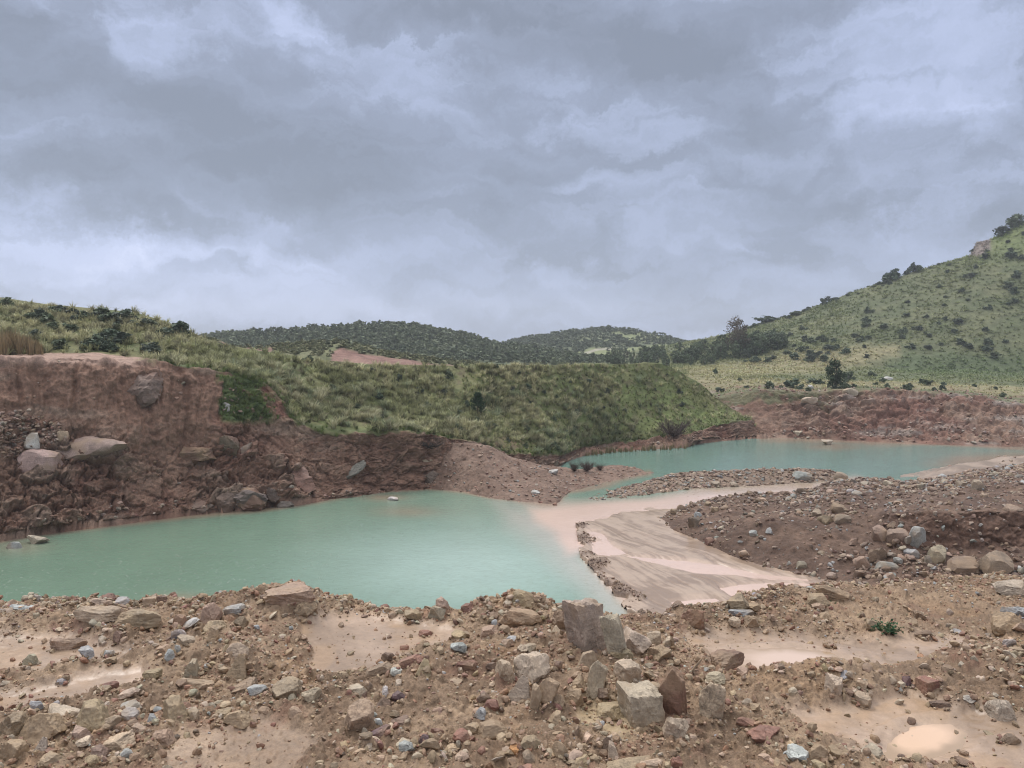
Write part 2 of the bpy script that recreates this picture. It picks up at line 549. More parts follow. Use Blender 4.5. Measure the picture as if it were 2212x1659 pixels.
# ------------------------------------------------------------------ the setting: water
us = cols(-40, 2260, 240, -2200, 4400, 30)
vs = np.concatenate([np.linspace(880, 930, 8), np.linspace(932, 1400, 240), np.linspace(1410, 1900, 20)])
UU, VV = np.meshgrid(us, vs)
WG = PZ(UU, VV, 0.0)
wn = fbm(WG * 0.06, 4)
wu, wv = UU + 30 * wn, VV + 10 * wn
PINK = [(1140, 1098), (1200, 1090), (1250, 1087), (1330, 1077), (1400, 1071), (1480, 1059), (1700, 1047), (1840, 1032), (1900, 1050), (1600, 1090), (1500, 1120),
        (1800, 1240), (1800, 1400), (1420, 1400), (1372, 1335), (1290, 1240), (1262, 1190), (1225, 1195), (1195, 1150), (1150, 1122)]
pink = poly_mask(wu, wv, PINK, 17)
fringe = poly_mask(wu, wv, [(1080, 1095), (1200, 1085), (1260, 1130), (1262, 1200), (1330, 1270), (1400, 1350), (1310, 1340), (1260, 1270), (1180, 1195), (1090, 1130)], 40) * 0.55
milk_sheen = np.exp(-(((wu - 1040) / 330) ** 2 + ((wv - 1225) / 105) ** 2))  # milky silt and reflected sky together, painted in as one pale patch
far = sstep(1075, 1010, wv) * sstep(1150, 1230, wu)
wcol = lerp3((0.142, 0.222, 0.162), (0.315, 0.420, 0.372), milk_sheen)
wcol = lerp3(wcol, (0.142, 0.238, 0.202), far)
wcol = lerp3(wcol, (0.50, 0.42, 0.385), fringe)
wcol = lerp3(wcol, (0.57, 0.425, 0.355), pink)
tan_ch = poly_mask(wu, wv, [(1480, 1066), (1480, 1050), (1700, 1040), (1850, 1030), (1860, 1045), (1700, 1058)], 10)
wcol = lerp3(wcol, (0.42, 0.315, 0.235), tan_ch * 0.8)
# shallows: brown silt along the foot of the pit walls
FOOT = [(-2200, 1480), (-500, 1290), (-200, 1208), (0, 1166), (100, 1150), (230, 1134), (400, 1111), (600, 1094), (700, 1080), (850, 1062), (930, 1055), (1000, 1050), (1100, 1035),
        (1200, 1008), (1215, 998), (1260, 982), (1330, 974), (1480, 965), (1500, 957), (1600, 948), (1660, 945)]
FOOTR = [(1380, 940), (1640, 945), (1700, 947), (1800, 950), (1960, 958), (2212, 966), (2800, 978)]
FT = np.array(FOOT)
FR = np.array(FOOTR)
dv = np.minimum(np.abs(wv - np.interp(UU, FT[:, 0], FT[:, 1])) + 900 * (UU > 1000), np.abs(wv - np.interp(UU, FR[:, 0], FR[:, 1])) + 900 * (UU < 1640))
HEAPF = [(900, 1055), (930, 1056), (1000, 1062), (1060, 1076), (1120, 1083), (1180, 1089), (1205, 1086), (1230, 1062), (1300, 1045), (1350, 1033), (1400, 1024), (1412, 1021)]
HF = np.array(HEAPF)
dv = np.minimum(dv, np.abs(wv - np.interp(UU, HF[:, 0], HF[:, 1])) + 900 * ((UU > 1410) | (UU < 900)))
silt = sstep(11, 0, dv) * 0.75
rr = np.hypot((wu - 2180) / 170, (wv - 1000) / 22)
silt = np.maximum(silt, sstep(1.3, 0.6, rr) * 0.7)
for (a, b, ra, rb, am) in [(880, 1105, 75, 11, .45), (848, 1080, 50, 7, .6), (400, 1302, 60, 16, .6), (1790, 962, 70, 7, .6), (40, 1180, 70, 20, .35)]:
    silt = np.maximum(silt, am * np.exp(-(((wu - a) / ra) ** 2 + ((wv - b) / rb) ** 2)))
wcol = lerp3(wcol, (0.30, 0.195, 0.135), silt)
ripple = 1 - 0.6 * pink
R_, C_ = UU.shape
wi = (np.arange(R_ - 1)[:, None] * C_ + np.arange(C_ - 1)[None, :]).ravel()
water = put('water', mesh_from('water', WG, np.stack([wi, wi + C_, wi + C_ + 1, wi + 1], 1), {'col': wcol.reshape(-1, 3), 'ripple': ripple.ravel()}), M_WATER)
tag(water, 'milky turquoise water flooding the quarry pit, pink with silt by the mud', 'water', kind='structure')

# ------------------------------------------------------------------ the setting: pit wall, green embankment and left hill
foot = curve_z(FOOT)
CLIFFTOP = [(-2200, 750, 40), (-500, 766, 68), (0, 771, 84), (200, 774, 88), (330, 783, 91), (460, 800, 95), (520, 812, 98), (570, 830, 100), (610, 870, 100), (640, 915, 99), (720, 938, 100),
            (880, 934, 104), (930, 938, 106), (1000, 950, 109), (1100, 978, 114), (1215, 984, 129), (1260, 966, 142), (1330, 956, 149), (1480, 946, 156), (1500, 934, 158),
            (1560, 915, 165), (1620, 908, 169), (1662, 944, 170)]
MID = [(-2200, 740, 60), (-500, 764, 78), (0, 767, 94), (200, 770, 98), (330, 777, 100), (460, 785, 104), (560, 800, 107), (640, 850, 107), (720, 872, 110), (1000, 878, 124), (1215, 900, 141),
       (1400, 880, 161), (1480, 876, 166), (1560, 893, 171), (1620, 911, 171.5), (1662, 945, 171)]
CREST = [(-2200, 400, 100), (-500, 575, 114), (-200, 622, 118), (0, 641, 118), (100, 656, 118), (200, 665, 118), (290, 673, 118), (350, 691, 117), (400, 709, 116), (440, 729, 116), (480, 743, 117),
         (560, 757, 119), (700, 777, 122), (800, 786, 126), (1000, 789, 138), (1200, 787, 153), (1400, 785, 170), (1430, 785, 172), (1470, 801, 173), (1520, 836, 174),
         (1560, 866, 174), (1600, 896, 174), (1625, 916, 173), (1662, 946, 172)]
ctop, cmid, ccrest = curve(CLIFFTOP), curve(MID), curve(CREST)


def left_disp(s):
    G, S = s.base, s.S
    cliff = sstep(0.9, 1.05, S) * sstep(2.06, 1.9, S)
    al = s.along(1)
    wob = 0.9 * fbm(G * 0.3 + 70, 2)
    q = np.stack([al + wob, 0.07 * G[..., 2], 0 * al], -1)
    rill = ridged(q * 0.8 + 5, 2) + 0.7 * ridged(q * 1.9 + 8, 2)
    up = sstep(1.35, 1.7, S + 0.25 * fbm(G * 0.12 + 44, 3)) * sstep(560, 440, s.U)     # smooth runnelled upper face
    s.up = up
    W = G * np.array([.42, .42, .50]) + 0.35 * np.stack([fbm(G * 0.5, 2), fbm(G * 0.5 + 9, 2), fbm(G * 0.5 + 19, 2)], -1)
    s.fac = facets(W, 3)
    rock = (1 - up) * (0.35 + 0.65 * sstep(-0.25, 0.25, fbm(G * 0.1 + 33, 3)))
    s.rock = rock
    d = cliff * (1.6 * fbm(G * 0.09 + 4, 2) + 0.9 * fbm(G * 0.25, 3) + up * (-0.34 * rill + 0.22 * fbm(G * 0.8, 3)) + rock * (0.85 * s.fac + 0.50 * facets(W * 2.6, 5) + 0.18 * facets(W * 6.0, 8)) + 0.30 * fbm(G * 1.3, 3) + 0.14 * fbm(G * 3.5, 2))
    d += cliff * sstep(1.3, 1.0, S) * 1.1
    # ledges: stepped beds dipping along the wall
    bed = G[..., 2] * 0.55 + G[..., 0] * 0.06 + 0.8 * fbm(G * 0.2 + 3, 3)
    st = np.abs((bed % 1.0) - 0.5) * 2
    d += cliff * (0.5 - 0.42 * s.up) * sstep(0.25, 0.6, st) * sstep(0.05, 0.4, fbm(G * 0.11 + 31, 2))
    edge = np.exp(-((S - 2) / 0.10) ** 2)
    d += edge * 0.5 * fbm(G * 0.8 + 11, 3)
    gr = sstep(1.95, 2.1, S) * sstep(5.0, 4.0, S)
    d += gr * (0.9 * fbm(G * 0.07 + 2, 3) + 0.35 * fbm(G * 0.35, 3) + 0.12 * fbm(G * 1.4, 2)) * sstep(4.0, 3.9, S)
    # rain runnels down the embankment face
    run = fbm(np.stack([(G[..., 0] * 0.83 - G[..., 1] * 0.55), 0 * S, 0 * S], -1) * 0.35, 3)
    d += gr * sstep(1150, 1300, s.U) * 0.8 * run
    return d


lus = np.unique(np.concatenate([cols(-60, 1100, 640, -2200, 1662, 40), np.linspace(1100, 1662, 230)]))
LS = Sheet([shift(foot, 0.95, z=-2.5), foot, ctop, cmid, ccrest, shift(ccrest, 1.14, dz=-4), shift(ccrest, 1.3, z=4)], [4, 170, 60, 110, 8, 4], lus, left_disp, 1)
G, S, U, V = LS.G, LS.S, LS.U, LS.V
nz = fbm(G * 0.25, 4)
nz2 = fbm(G * 0.9 + 7, 4)
nb = 0.10 * nz2 + 0.05 * nz
grass = sstep(1.98, 2.03, S + nb * 0.6)
# bare bench on top of the high wall; slumped green patch and red scars
bench = sstep(1.93, 1.98, S) * sstep(3.05, 2.85, S + nb) * sstep(350, 300, U + 40 * nz)
grass *= 1 - bench
green = poly_mask(U + 12 * nz2, V + 10 * nz, [(468, 802), (540, 806), (600, 845), (640, 905), (560, 912), (500, 922), (478, 915), (466, 860)], 8)
grass = np.maximum(grass, green * sstep(-0.35, 0.0, nz2 + 0.2))
scar = poly_mask(U + 8 * nz2, V + 6 * nz, [(552, 836), (580, 830), (602, 850), (628, 905), (600, 912), (575, 892)], 6)
scar = np.maximum(scar, poly_mask(U + 8 * nz2, V + 6 * nz, [(590, 832), (640, 845), (650, 865), (620, 858)], 6) * 0.8)
scar = np.maximum(scar, poly_mask(U + 8 * nz2, V + 6 * nz, [(1050, 945), (1110, 940), (1150, 960), (1120, 975), (1070, 965)], 10) * 0.6)
scar *= 0.55 + 0.45 * sstep(-0.2, 0.25, nz2)
grass *= 1 - scar
dirt = lerp3((0.160, 0.090, 0.062), (0.240, 0.148, 0.103), sstep(-0.5, 0.5, nz + 0.5 * nz2))
dirt = lerp3(dirt, (0.212, 0.122, 0.083), LS.up * 0.65)
dirt = lerp3(dirt, (0.215, 0.158, 0.118), LS.rock * sstep(0.0, 0.4, LS.fac) * 0.7)
qq = np.stack([LS.along(1) * 0.8 + fbm(G * 0.3 + 70, 2), 0.08 * G[..., 2], 0 * S], -1)
dirt = lerp3(dirt, (0.135, 0.072, 0.049), sstep(0.1, 0.5, fbm(qq * 0.9 + 15, 3)) * 0.6)
dirt = lerp3(dirt, (0.150, 0.066, 0.045), sstep(0.1, 0.55, fbm(G * 0.12 + 40, 4)) * 0.6)
dirt = lerp3(dirt, (0.270, 0.200, 0.150), sstep(0.12, 0.5, fbm(G * np.array([.12, .12, .5]) + 60, 4)) * 0.55)

dirt = lerp3(dirt, (0.330, 0.220, 0.170), bench * 0.9)
dirt = lerp3(dirt, (0.205, 0.100, 0.072), scar)
gcol = lerp3((0.105, 0.128, 0.045), (0.165, 0.165, 0.070), sstep(-0.4, 0.4, nz))
gcol = lerp3(gcol, (0.165, 0.205, 0.068), sstep(1200, 1330, U) * sstep(0.9, 0.3, np.abs(S - 2.9)) * 0.8)
gcol = lerp3(gcol, (0.120, 0.085, 0.055), sstep(0.05, 0.5, nz2) * 0.55)
gcol = lerp3(gcol, (0.085, 0.120, 0.042), np.maximum(green, sstep(0.12, 0.0, np.abs(S - 2.08)) * 0.6))
gcol = lerp3(gcol, (0.200, 0.185, 0.080), sstep(0.15, 0.5, fbm(G * 0.12 + 21, 3)) * 0.45)
LCOL = lerp3(dirt, gcol, grass)
LS.build('hillside', M_CLIFF, 'red earth pit wall rising into a grassy embankment and hill', 'hillside', {'col': LCOL, 'wet': 0.15 * np.ones_like(S)})
LGRASS = grass

# ------------------------------------------------------------------ spoil heap and spit on the far shore
hus = np.linspace(900, 1412, 300)
hfoot = curve_z(HEAPF)
hcrest = curve([(900, 1002, 108), (930, 972, 108), (960, 958, 108), (1010, 956, 108), (1050, 963, 107), (1100, 986, 108), (1160, 1004, 109), (1200, 1010, 111), (1250, 1016, 113), (1300, 1011, 116),
                (1340, 1006, 119), (1370, 1011, 120), (1395, 1019, 119.5), (1412, 1022, 118)])
HS = Sheet([shift(hfoot, 0.97, z=-1.5), hfoot, hcrest, shift(hcrest, 1.05, dz=-0.6), shift(hcrest, 1.1, z=-1.5)], [3, 70, 10, 8], hus,
           lambda s: 0.25 * fbm(s.base * 0.4, 3) + 0.12 * fbm(s.base * 1.5, 3) + 0.07 * fbm(s.base * 4, 2), 2)
G = HS.G
nz = fbm(G * 0.5, 4)
hcol = lerp3((0.150, 0.094, 0.067), (0.205, 0.136, 0.100), sstep(-0.4, 0.4, nz))
HS.build('gravel_heap', M_GRAVEL, 'brown gravel bank running into a low spit across the water', 'bank', {'col': hcol, 'wet': 0.1 + 0 * nz})

# ------------------------------------------------------------------ far pit wall, plateau and the big right hill
fr = curve_z(FOOTR)
RTOP = curve([(1380, 880, 186), (1500, 862, 184), (1560, 858, 183), (1600, 850, 181), (1640, 842, 180), (1700, 846, 178), (1760, 850, 177), (1800, 842, 176), (1900, 840, 176), (2000, 848, 176), (2100, 853, 174),
              (2160, 868, 172), (2212, 872, 171), (2800, 895, 160)])
RPL = curve([(1100, 810, 250), (1380, 812, 240), (1500, 806, 235), (1640, 816, 225), (1800, 818, 222), (2000, 824, 220), (2212, 836, 215), (2800, 850, 205)])
RFT = curve([(1100, 800, 330), (1380, 792, 310), (1500, 792, 300), (1700, 792, 290), (2000, 800, 285), (2212, 806, 280), (2800, 815, 270)])
RMID = curve([(1100, 798, 380), (1380, 775, 360), (1500, 765, 350), (1640, 745, 340), (1850, 715, 330), (2212, 650, 320), (2800, 590, 310)])
RSIL = curve([(1100, 796, 430), (1240, 782, 430), (1300, 770, 430), (1380, 756, 425), (1450, 745, 420), (1500, 735, 420), (1560, 724, 410), (1640, 697, 400), (1700, 682, 395), (1780, 654, 390), (1850, 626, 385),
              (1920, 605, 385), (1975, 584, 380), (2050, 563, 380), (2098, 549, 378), (2108, 524, 378), (2135, 517, 376), (2170, 499, 375), (2212, 475, 372), (2350, 415, 365), (2800, 330, 350)])


def right_disp(s):
    G, S = s.base, s.S
    cliff = sstep(0.95, 1.15, S) * sstep(2.05, 1.9, S)
    al = s.along(1)
    q = np.stack([al + 1.5 * fbm(G * 0.2, 2), 0.1 * G[..., 2], 0 * al], -1)
    blk = np.floor(2.2 * fbm(G * np.array([.2, .2, .5]) + 90, 3)) / 2.2
    W = G * np.array([.30, .30, .60]) + 0.4 * np.stack([fbm(G * 0.4, 2), fbm(G * 0.4 + 9, 2), fbm(G * 0.4 + 19, 2)], -1)
    s.fac = facets(W, 7)
    d = cliff * (1.3 * fbm(G * 0.10, 3) + 0.6 * fbm(q * 0.35, 3) - 0.3 * ridged(q * 0.6, 2) + sstep(1620, 1760, s.U) * (0.65 * s.fac + 0.45 * facets(W * 2.4, 9)) + 0.4 * fbm(G * 0.9, 3))
    bed = G[..., 2] * 0.5 - G[..., 0] * 0.02 + 0.9 * fbm(G * 0.12 + 3, 3)
    d += cliff * 0.6 * sstep(0.3, 0.6, np.abs((bed % 1.0) - 0.5) * 2) * sstep(1650, 1800, s.U)
    hill = sstep(2.0, 2.4, S) * sstep(5.0, 4.9, S)
    d += hill * (0.9 * fbm(G * 0.035, 3) + 0.5 * fbm(G * 0.15, 3) + 0.25 * fbm(G * 0.6, 2))
    return d


rus = cols(1100, 2270, 420, 1100, 2800, 30)
RS = Sheet([shift(fr, 0.97, z=-2), fr, RTOP, RPL, RFT, RMID, RSIL, shift(RSIL, 1.1, dz=-8), shift(RSIL, 1.5, z=-3)], [3, 80, 34, 26, 50, 60, 4, 4], rus, right_disp, 1)
G, S, U, V = RS.G, RS.S, RS.U, RS.V
nz, nz2 = fbm(G * 0.12, 4), fbm(G * 0.5 + 7, 4)
grass = sstep(1.97, 2.12, S + 0.10 * nz2 + 0.06 * nz + 0.05)
grass = np.maximum(grass, 0.75 * sstep(1.62, 1.9, S + 0.5 * nz2) * sstep(1860, 1700, U + 80 * nz))
rubb = sstep(2.8, 2.2, S) * sstep(0.0, 0.35, nz2 + 0.4 * nz) * sstep(2.0, 2.1, S)
grass *= 1 - 0.7 * rubb
dirt = lerp3((0.165, 0.096, 0.068), (0.245, 0.158, 0.115), sstep(-0.4, 0.5, nz + 0.6 * nz2))
dirt = lerp3(dirt, (0.26, 0.19, 0.145), sstep(0.1, 0.5, RS.fac) * 0.5)
dirt = lerp3(dirt, (0.175, 0.082, 0.062), sstep(0.0, 0.4, fbm(G * 0.08 + 50, 3)) * 0.6)
dirt = lerp3(dirt, (0.33, 0.29, 0.255), sstep(0.25, 0.45, fbm(G * np.array([.10, .10, .7]) + 60, 4)) * 0.6)
gcol = lerp3((0.092, 0.108, 0.052), (0.132, 0.140, 0.072), sstep(-0.4, 0.4, nz))
pale = poly_mask(U + 40 * nz, V + 6 * nz2, [(1470, 800), (1640, 775), (1700, 764), (1830, 752), (1925, 745), (1935, 775), (1800, 800), (1640, 812), (1480, 818)], 14)
gcol = lerp3(gcol, (0.250, 0.220, 0.125), np.maximum(pale * 0.85, sstep(2.95, 2.75, S) * sstep(2.15, 2.4, S) * 0.75))
gcol = lerp3(gcol, (0.082, 0.110, 0.052), poly_mask(U + 30 * nz, V + 8 * nz2, [(1880, 780), (1960, 765), (2230, 768), (2230, 815), (1960, 812)], 14) * 0.8)
gcol = lerp3(gcol, (0.15, 0.185, 0.065), sstep(600, 500, V) * 0.7)
outc = poly_mask(U, V, [(2092, 556), (2104, 520), (2140, 516), (2140, 540), (2110, 556)], 4)
RCOL = lerp3(dirt, gcol, grass)
RCOL = lerp3(RCOL, (0.205, 0.165, 0.155), outc * 0.9)
RS.build('hill', M_HILL, 'big green hill above the far red pit wall, rising towards the right', 'hill', {'col': RCOL, 'wet': 0 * S})
RGRASS = grass

# ------------------------------------------------------------------ wooded hills far behind and the low ridge with a red scar
f1us = np.linspace(250, 1500, 260)
F1B = curve([(250, 800, 300), (1500, 800, 330)])
F1M = curve([(250, 770, 380), (600, 755, 380), (900, 755, 380), (1200, 780, 380), (1500, 790, 390)])
F1S = curve([(250, 745, 480), (440, 728, 470), (500, 722, 470), (600, 715, 470), (700, 706, 470), (770, 701, 470), (850, 700, 470), (900, 705, 470), (950, 715, 470), (1000, 726, 470), (1060, 741, 465),
             (1100, 748, 465), (1180, 758, 460), (1260, 775, 450), (1500, 790, 450)])
f1d = lambda s: 1.2 * fbm(s.base * 0.03, 3) * sstep(2.05, 1.8, s.S) + 0.4 * fbm(s.base * 0.2, 3)
F1 = Sheet([F1B, F1M, F1S, shift(F1S, 1.15, dz=-10), shift(F1S, 1.4, z=0)], [30, 50, 5, 3], f1us, f1d, 1)
n1 = fbm(F1.G * 0.05, 4)
F1.build('wooded_hill', M_HILL, 'long rounded hill covered in dark scrub woodland in the distance', 'hill',
         {'col': lerp3((0.085, 0.105, 0.058), (0.150, 0.165, 0.085), sstep(-0.2, 0.5, n1)), 'wet': 0 * n1})
f2us = np.linspace(1000, 1620, 160)
F2B = curve([(1000, 795, 470), (1620, 795, 470)])
F2M = curve([(1000, 770, 560), (1240, 757, 560), (1450, 758, 560), (1620, 770, 560)])
F2S = curve([(1000, 765, 700), (1080, 749, 700), (1120, 735, 700), (1180, 725, 700), (1250, 716, 700), (1310, 711, 700), (1370, 714, 700), (1420, 724, 700), (1455, 735, 690), (1520, 752, 680), (1620, 765, 680)])
F2 = Sheet([F2B, F2M, F2S, shift(F2S, 1.15, dz=-12), shift(F2S, 1.4, z=0)], [30, 40, 5, 3], f2us, lambda s: 1.0 * fbm(s.base * 0.02, 3) * sstep(2.05, 1.8, s.S), 1)
n1 = fbm(F2.G * 0.03, 4)
fieldm = poly_mask(F2.U + 8 * n1, F2.V, [(1240, 782), (1240, 764), (1275, 752), (1380, 748), (1440, 742), (1450, 760), (1330, 778)], 4)
fieldm = np.maximum(fieldm, poly_mask(F2.U + 10 * n1, F2.V, [(1310, 726), (1320, 712), (1400, 716), (1450, 732), (1440, 742), (1380, 738)], 4) * 0.8)
road = np.zeros_like(n1)
rp = [(1262, 786), (1255, 774), (1262, 764), (1290, 756), (1330, 752)]
c2 = lerp3((0.085, 0.105, 0.060), (0.145, 0.165, 0.085), sstep(-0.2, 0.5, n1))
c2 = lerp3(c2, (0.185, 0.210, 0.095), fieldm)
rd = np.full(n1.shape, 1e9)
for a, b in zip(rp[:-1], rp[1:]):
    ex, ey = b[0] - a[0], b[1] - a[1]
    t = np.clip(((F2.U - a[0]) * ex + (F2.V - a[1]) * ey) / (ex * ex + ey * ey), 0, 1)
    rd = np.minimum(rd, np.hypot(F2.U - a[0] - t * ex, (F2.V - a[1] - t * ey) * 1.5))
c2 = lerp3(c2, (0.34, 0.31, 0.26), sstep(5.0, 2.0, rd) * 0.8)
F2.build('farthest_hill', M_HILL, 'farthest low hill with a pale field and a curving farm road', 'hill', {'col': c2, 'wet': 0 * n1})
F2FIELD = fieldm

sus = np.linspace(430, 1180, 260)
SB = curve([(430, 800, 200), (1180, 812, 200)])
SM = curve([(430, 760, 212), (480, 750, 212), (590, 758, 212), (700, 768, 212), (720, 772, 212), (960, 792, 212), (1180, 806, 212)])
SSL = curve([(430, 733, 228), (470, 736, 228), (500, 748, 228), (560, 752, 228), (600, 745, 228), (660, 740, 228), (730, 737, 228), (780, 747, 226), (850, 762, 226), (900, 770, 225), (1000, 783, 224), (1180, 800, 222)])
SS = Sheet([SB, SM, SSL, shift(SSL, 1.1, dz=-3), shift(SSL, 1.25, z=4)], [14, 44, 6, 3], sus, lambda s: 0.6 * fbm(s.base * 0.1, 3) + 0.25 * fbm(s.base * np.array([.6, .6, .2]), 3), 1)
n1 = fbm(SS.G * 0.2, 4)
sg = 1 - poly_mask(SS.U + 10 * n1, SS.V + 4 * n1, [(712, 790), (716, 762), (735, 752), (790, 762), (860, 775), (985, 788), (1000, 800), (860, 806)], 4)
sg *= 1 - 0.9 * poly_mask(SS.U + 10 * n1, SS.V, [(470, 738), (540, 744), (590, 752), (585, 762), (500, 756)], 4)
sc = lerp3(lerp3((0.205, 0.115, 0.092), (0.250, 0.150, 0.120), sstep(-.4, .4, n1)), lerp3((0.115, 0.130, 0.062), (0.165, 0.165, 0.085), sstep(-0.4, 0.4, n1)), sg)
SS.build('ridge', M_HILL, 'low grassy ridge with a bare red scar behind the embankment', 'ridge', {'col': sc, 'wet': 0 * n1})
SGRASS = sg

# level ground far out, under and behind the hills
px_ = np.linspace(-1450, 1450, 41)
py_ = np.linspace(205, 1750, 41)
PX, PY = np.meshgrid(px_, py_)
PG = np.stack([PX, PY, 4.0 + 0 * PX], -1)
pi_ = (np.arange(40)[:, None] * 41 + np.arange(40)[None, :]).ravel()
plain = put('ground', mesh_from('ground', PG, np.stack([pi_, pi_ + 1, pi_ + 42, pi_ + 41], 1), {'col': np.tile((0.10, 0.12, 0.06), (41 * 41, 1)), 'wet': np.zeros(41 * 41)}), M_HILL)
tag(plain, 'grassy lowland reaching to the horizon behind the hills', 'ground', kind='structure')

# ------------------------------------------------------------------ mud flat beside the water
vrow = np.concatenate([np.linspace(1082, 1345, 260), np.linspace(1350, 1420, 10)])
ML = np.array([(1082, 1428), (1100, 1362), (1120, 1300), (1135, 1243), (1165, 1248), (1185, 1250), (1205, 1253), (1240, 1286), (1290, 1328), (1330, 1360), (1420, 1420)], float)
MR = np.array([(1082, 1530), (1100, 1540), (1140, 1520), (1190, 1620), (1220, 1700), (1250, 1820), (1290, 1960), (1345, 2100), (1420, 2200)], float)
tt = np.linspace(0, 1, 300)
ul, ur = np.interp(vrow, ML[:, 0], ML[:, 1]), np.interp(vrow, MR[:, 0], MR[:, 1])
MU = ul[:, None] * (1 - tt) + ur[:, None] * tt
MV = np.repeat(vrow[:, None], 300, 1)
MB = PZ(MU, MV, 0.0)
jag = fbm(MB * 0.5, 4)
T = np.repeat(tt[None, :], len(vrow), 0)
duL = MU - ul[:, None] + 30 * jag - 6 + 14 * fbm(MB * 1.4 + 3, 3)            # distance from the water-side edge, picture units
mz = 0.14 + 0.05 * fbm(MB * 0.25, 3)
d0 = np.array(PZ(1560, 1290)) - np.array(PZ(1290, 1165))
d0 /= np.linalg.norm(d0)
d1 = np.array([-d0[1], d0[0], 0])
sx, sy = MB @ d0, MB @ d1
sy = sy + 1.6 * fbm(MB * 0.12, 3) + 0.006 * (sx - sx.mean()) ** 2
str1 = fbm(np.stack([sx * 0.10, sy * 0.55, 0 * sx], -1), 5, 0.6)
str2 = fbm(np.stack([sx * 0.13 + 9, sy * 2.0, 0 * sx + 4], -1), 4, 0.6) * sstep(-0.3, 0.2, fbm(MB * 0.2 + 30, 2))
mz += 0.055 * str1 + 0.035 * str2
wid = 14 * fbm(MB * 0.35 + 8, 3)
rut = np.zeros_like(sy)
s0 = np.median(sy)
for c_ in (-9.0, -7.6, -5.2, -2.8, -1.1, 1.4, 3.1, 6.0, 8.2):
    for w_ in (-0.95, 0.95):
        rut = np.maximum(rut, np.exp(-((sy - s0 - c_ - w_ - 0.010 * c_ * (sx - sx.mean())) / 0.16) ** 2))
rut *= sstep(-0.35, 0.15, fbm(MB * 0.25 + 17, 3))
mz -= 0.05 * rut
berm = sstep(-6, 5, duL) * sstep(44 + wid, 14 + wid, duL) * sstep(1128, 1140, MV) * (0.35 + 0.65 * sstep(-0.35, 0.15, fbm(MB * 0.45 + 50, 3)))
notch = np.exp(-((MV - 1190) / 9) ** 2) + np.exp(-((MV - 1181) / 6) ** 2) * 0.3
berm *= 1 - 0.9 * np.clip(notch, 0, 1)
mz += berm * (0.22 + 0.30 * fbm(MB * 0.6 + 3, 3) + 0.25 * fbm(MB * 1.6, 4))
mz -= 0.8 * sstep(6, -12, duL)
mz -= 0.5 * sstep(1108, 1086, MV + 8 * jag)
pool = poly_mask(MU + 14 * jag, MV + 5 * jag, [(1268, 1150), (1300, 1152), (1325, 1175), (1350, 1196), (1320, 1203), (1290, 1200), (1275, 1180)], 6)
pool = np.maximum(pool, poly_mask(MU + 12 * jag, MV + 4 * str1, [(1340, 1200), (1430, 1208), (1520, 1216), (1580, 1226), (1620, 1236), (1740, 1250), (1740, 1256), (1600, 1244), (1560, 1242), (1500, 1240), (1430, 1222)], 4))
pool = np.maximum(pool, poly_mask(MU + 16 * jag, MV + 5 * str1, [(1550, 1272), (1600, 1262), (1700, 1258), (1760, 1262), (1700, 1278), (1640, 1292), (1570, 1290)], 5))
pool = np.maximum(pool, 0.8 * poly_mask(MU + 16 * jag, MV + 6 * str1, [(1440, 1300), (1540, 1290), (1560, 1300), (1480, 1318)], 6))
mz -= pool * 0.22
MB[..., 2] = mz
rim = sstep(1.0, 0.3, berm)
mc = lerp3((0.262, 0.188, 0.136), (0.400, 0.302, 0.226), sstep(-0.32, 0.22, 0.6 * str1 + 1.2 * str2 + 0.5 * jag + 0.3 * fbm(MB * 2.0, 3) + 0.5 * fbm(np.stack([sx * 0.3, sy * 5.0, 0 * sx], -1), 3)))
mc = lerp3(mc, (0.235, 0.165, 0.120), rut * 0.7)
mc = lerp3((0.150, 0.100, 0.072), mc, rim)
softp = sstep(0, 1, sum(np.roll(np.roll(pool, a_, 0), b_, 1) for a_ in (-9, -4, 0, 4, 9) for b_ in (-7, 0, 7)) / 15.0)
mc = lerp3(mc, (0.50, 0.375, 0.305), softp * 0.85)
mc = lerp3(mc, (0.230, 0.150, 0.108), sstep(0.95, 1.0, T) * 0.4)
mi = (np.arange(len(vrow) - 1)[:, None] * 300 + np.arange(299)[None, :]).ravel()
mud = put('mud_flat', mesh_from('mud_flat', MB, np.stack([mi, mi + 300, mi + 301, mi + 1], 1),
                                {'col': mc.reshape(-1, 3), 'wet': (0.85 * rim * sstep(-0.5, 0.3, str1 + 0.6)).ravel()}), M_MUD)
tag(mud, 'wet pinkish mud flat with wheel ruts and a crumbling edge', 'mud', kind='structure')

# ------------------------------------------------------------------ gravel mound on the right
MOF = curve_z([(1422, 1124), (1456, 1148), (1531, 1178), (1586, 1203), (1640, 1222), (1720, 1240), (1800, 1262), (2000, 1305), (2212, 1345), (3200, 1500)], 0.06)
MOM = curve([(1422, 1122, 83.5), (1450, 1120, 82), (1500, 1122, 80), (1600, 1134, 76), (1700, 1140, 73), (1800, 1135, 71), (1880, 1122, 70), (1940, 1112, 66), (2000, 1106, 64), (2212, 1100, 63), (3200, 1060, 62)])
MOC = curve([(1422, 1120, 84), (1450, 1106, 86), (1500, 1087, 88), (1531, 1079, 89), (1586, 1068, 89), (1640, 1066, 88), (1706, 1064, 87), (1756, 1053, 87), (1806, 1042, 87), (1856, 1032, 88), (1920, 1036, 89), (1960, 1040, 90), (2040, 1031, 92),
             (2100, 1016, 95), (2212, 1003, 98), (3200, 930, 98)])
WALLB = curve([(1422, 1124, 83), (1850, 1200, 63), (1930, 1192, 62.5), (2000, 1188, 62), (2212, 1186, 61.5), (3200, 1160, 60)])


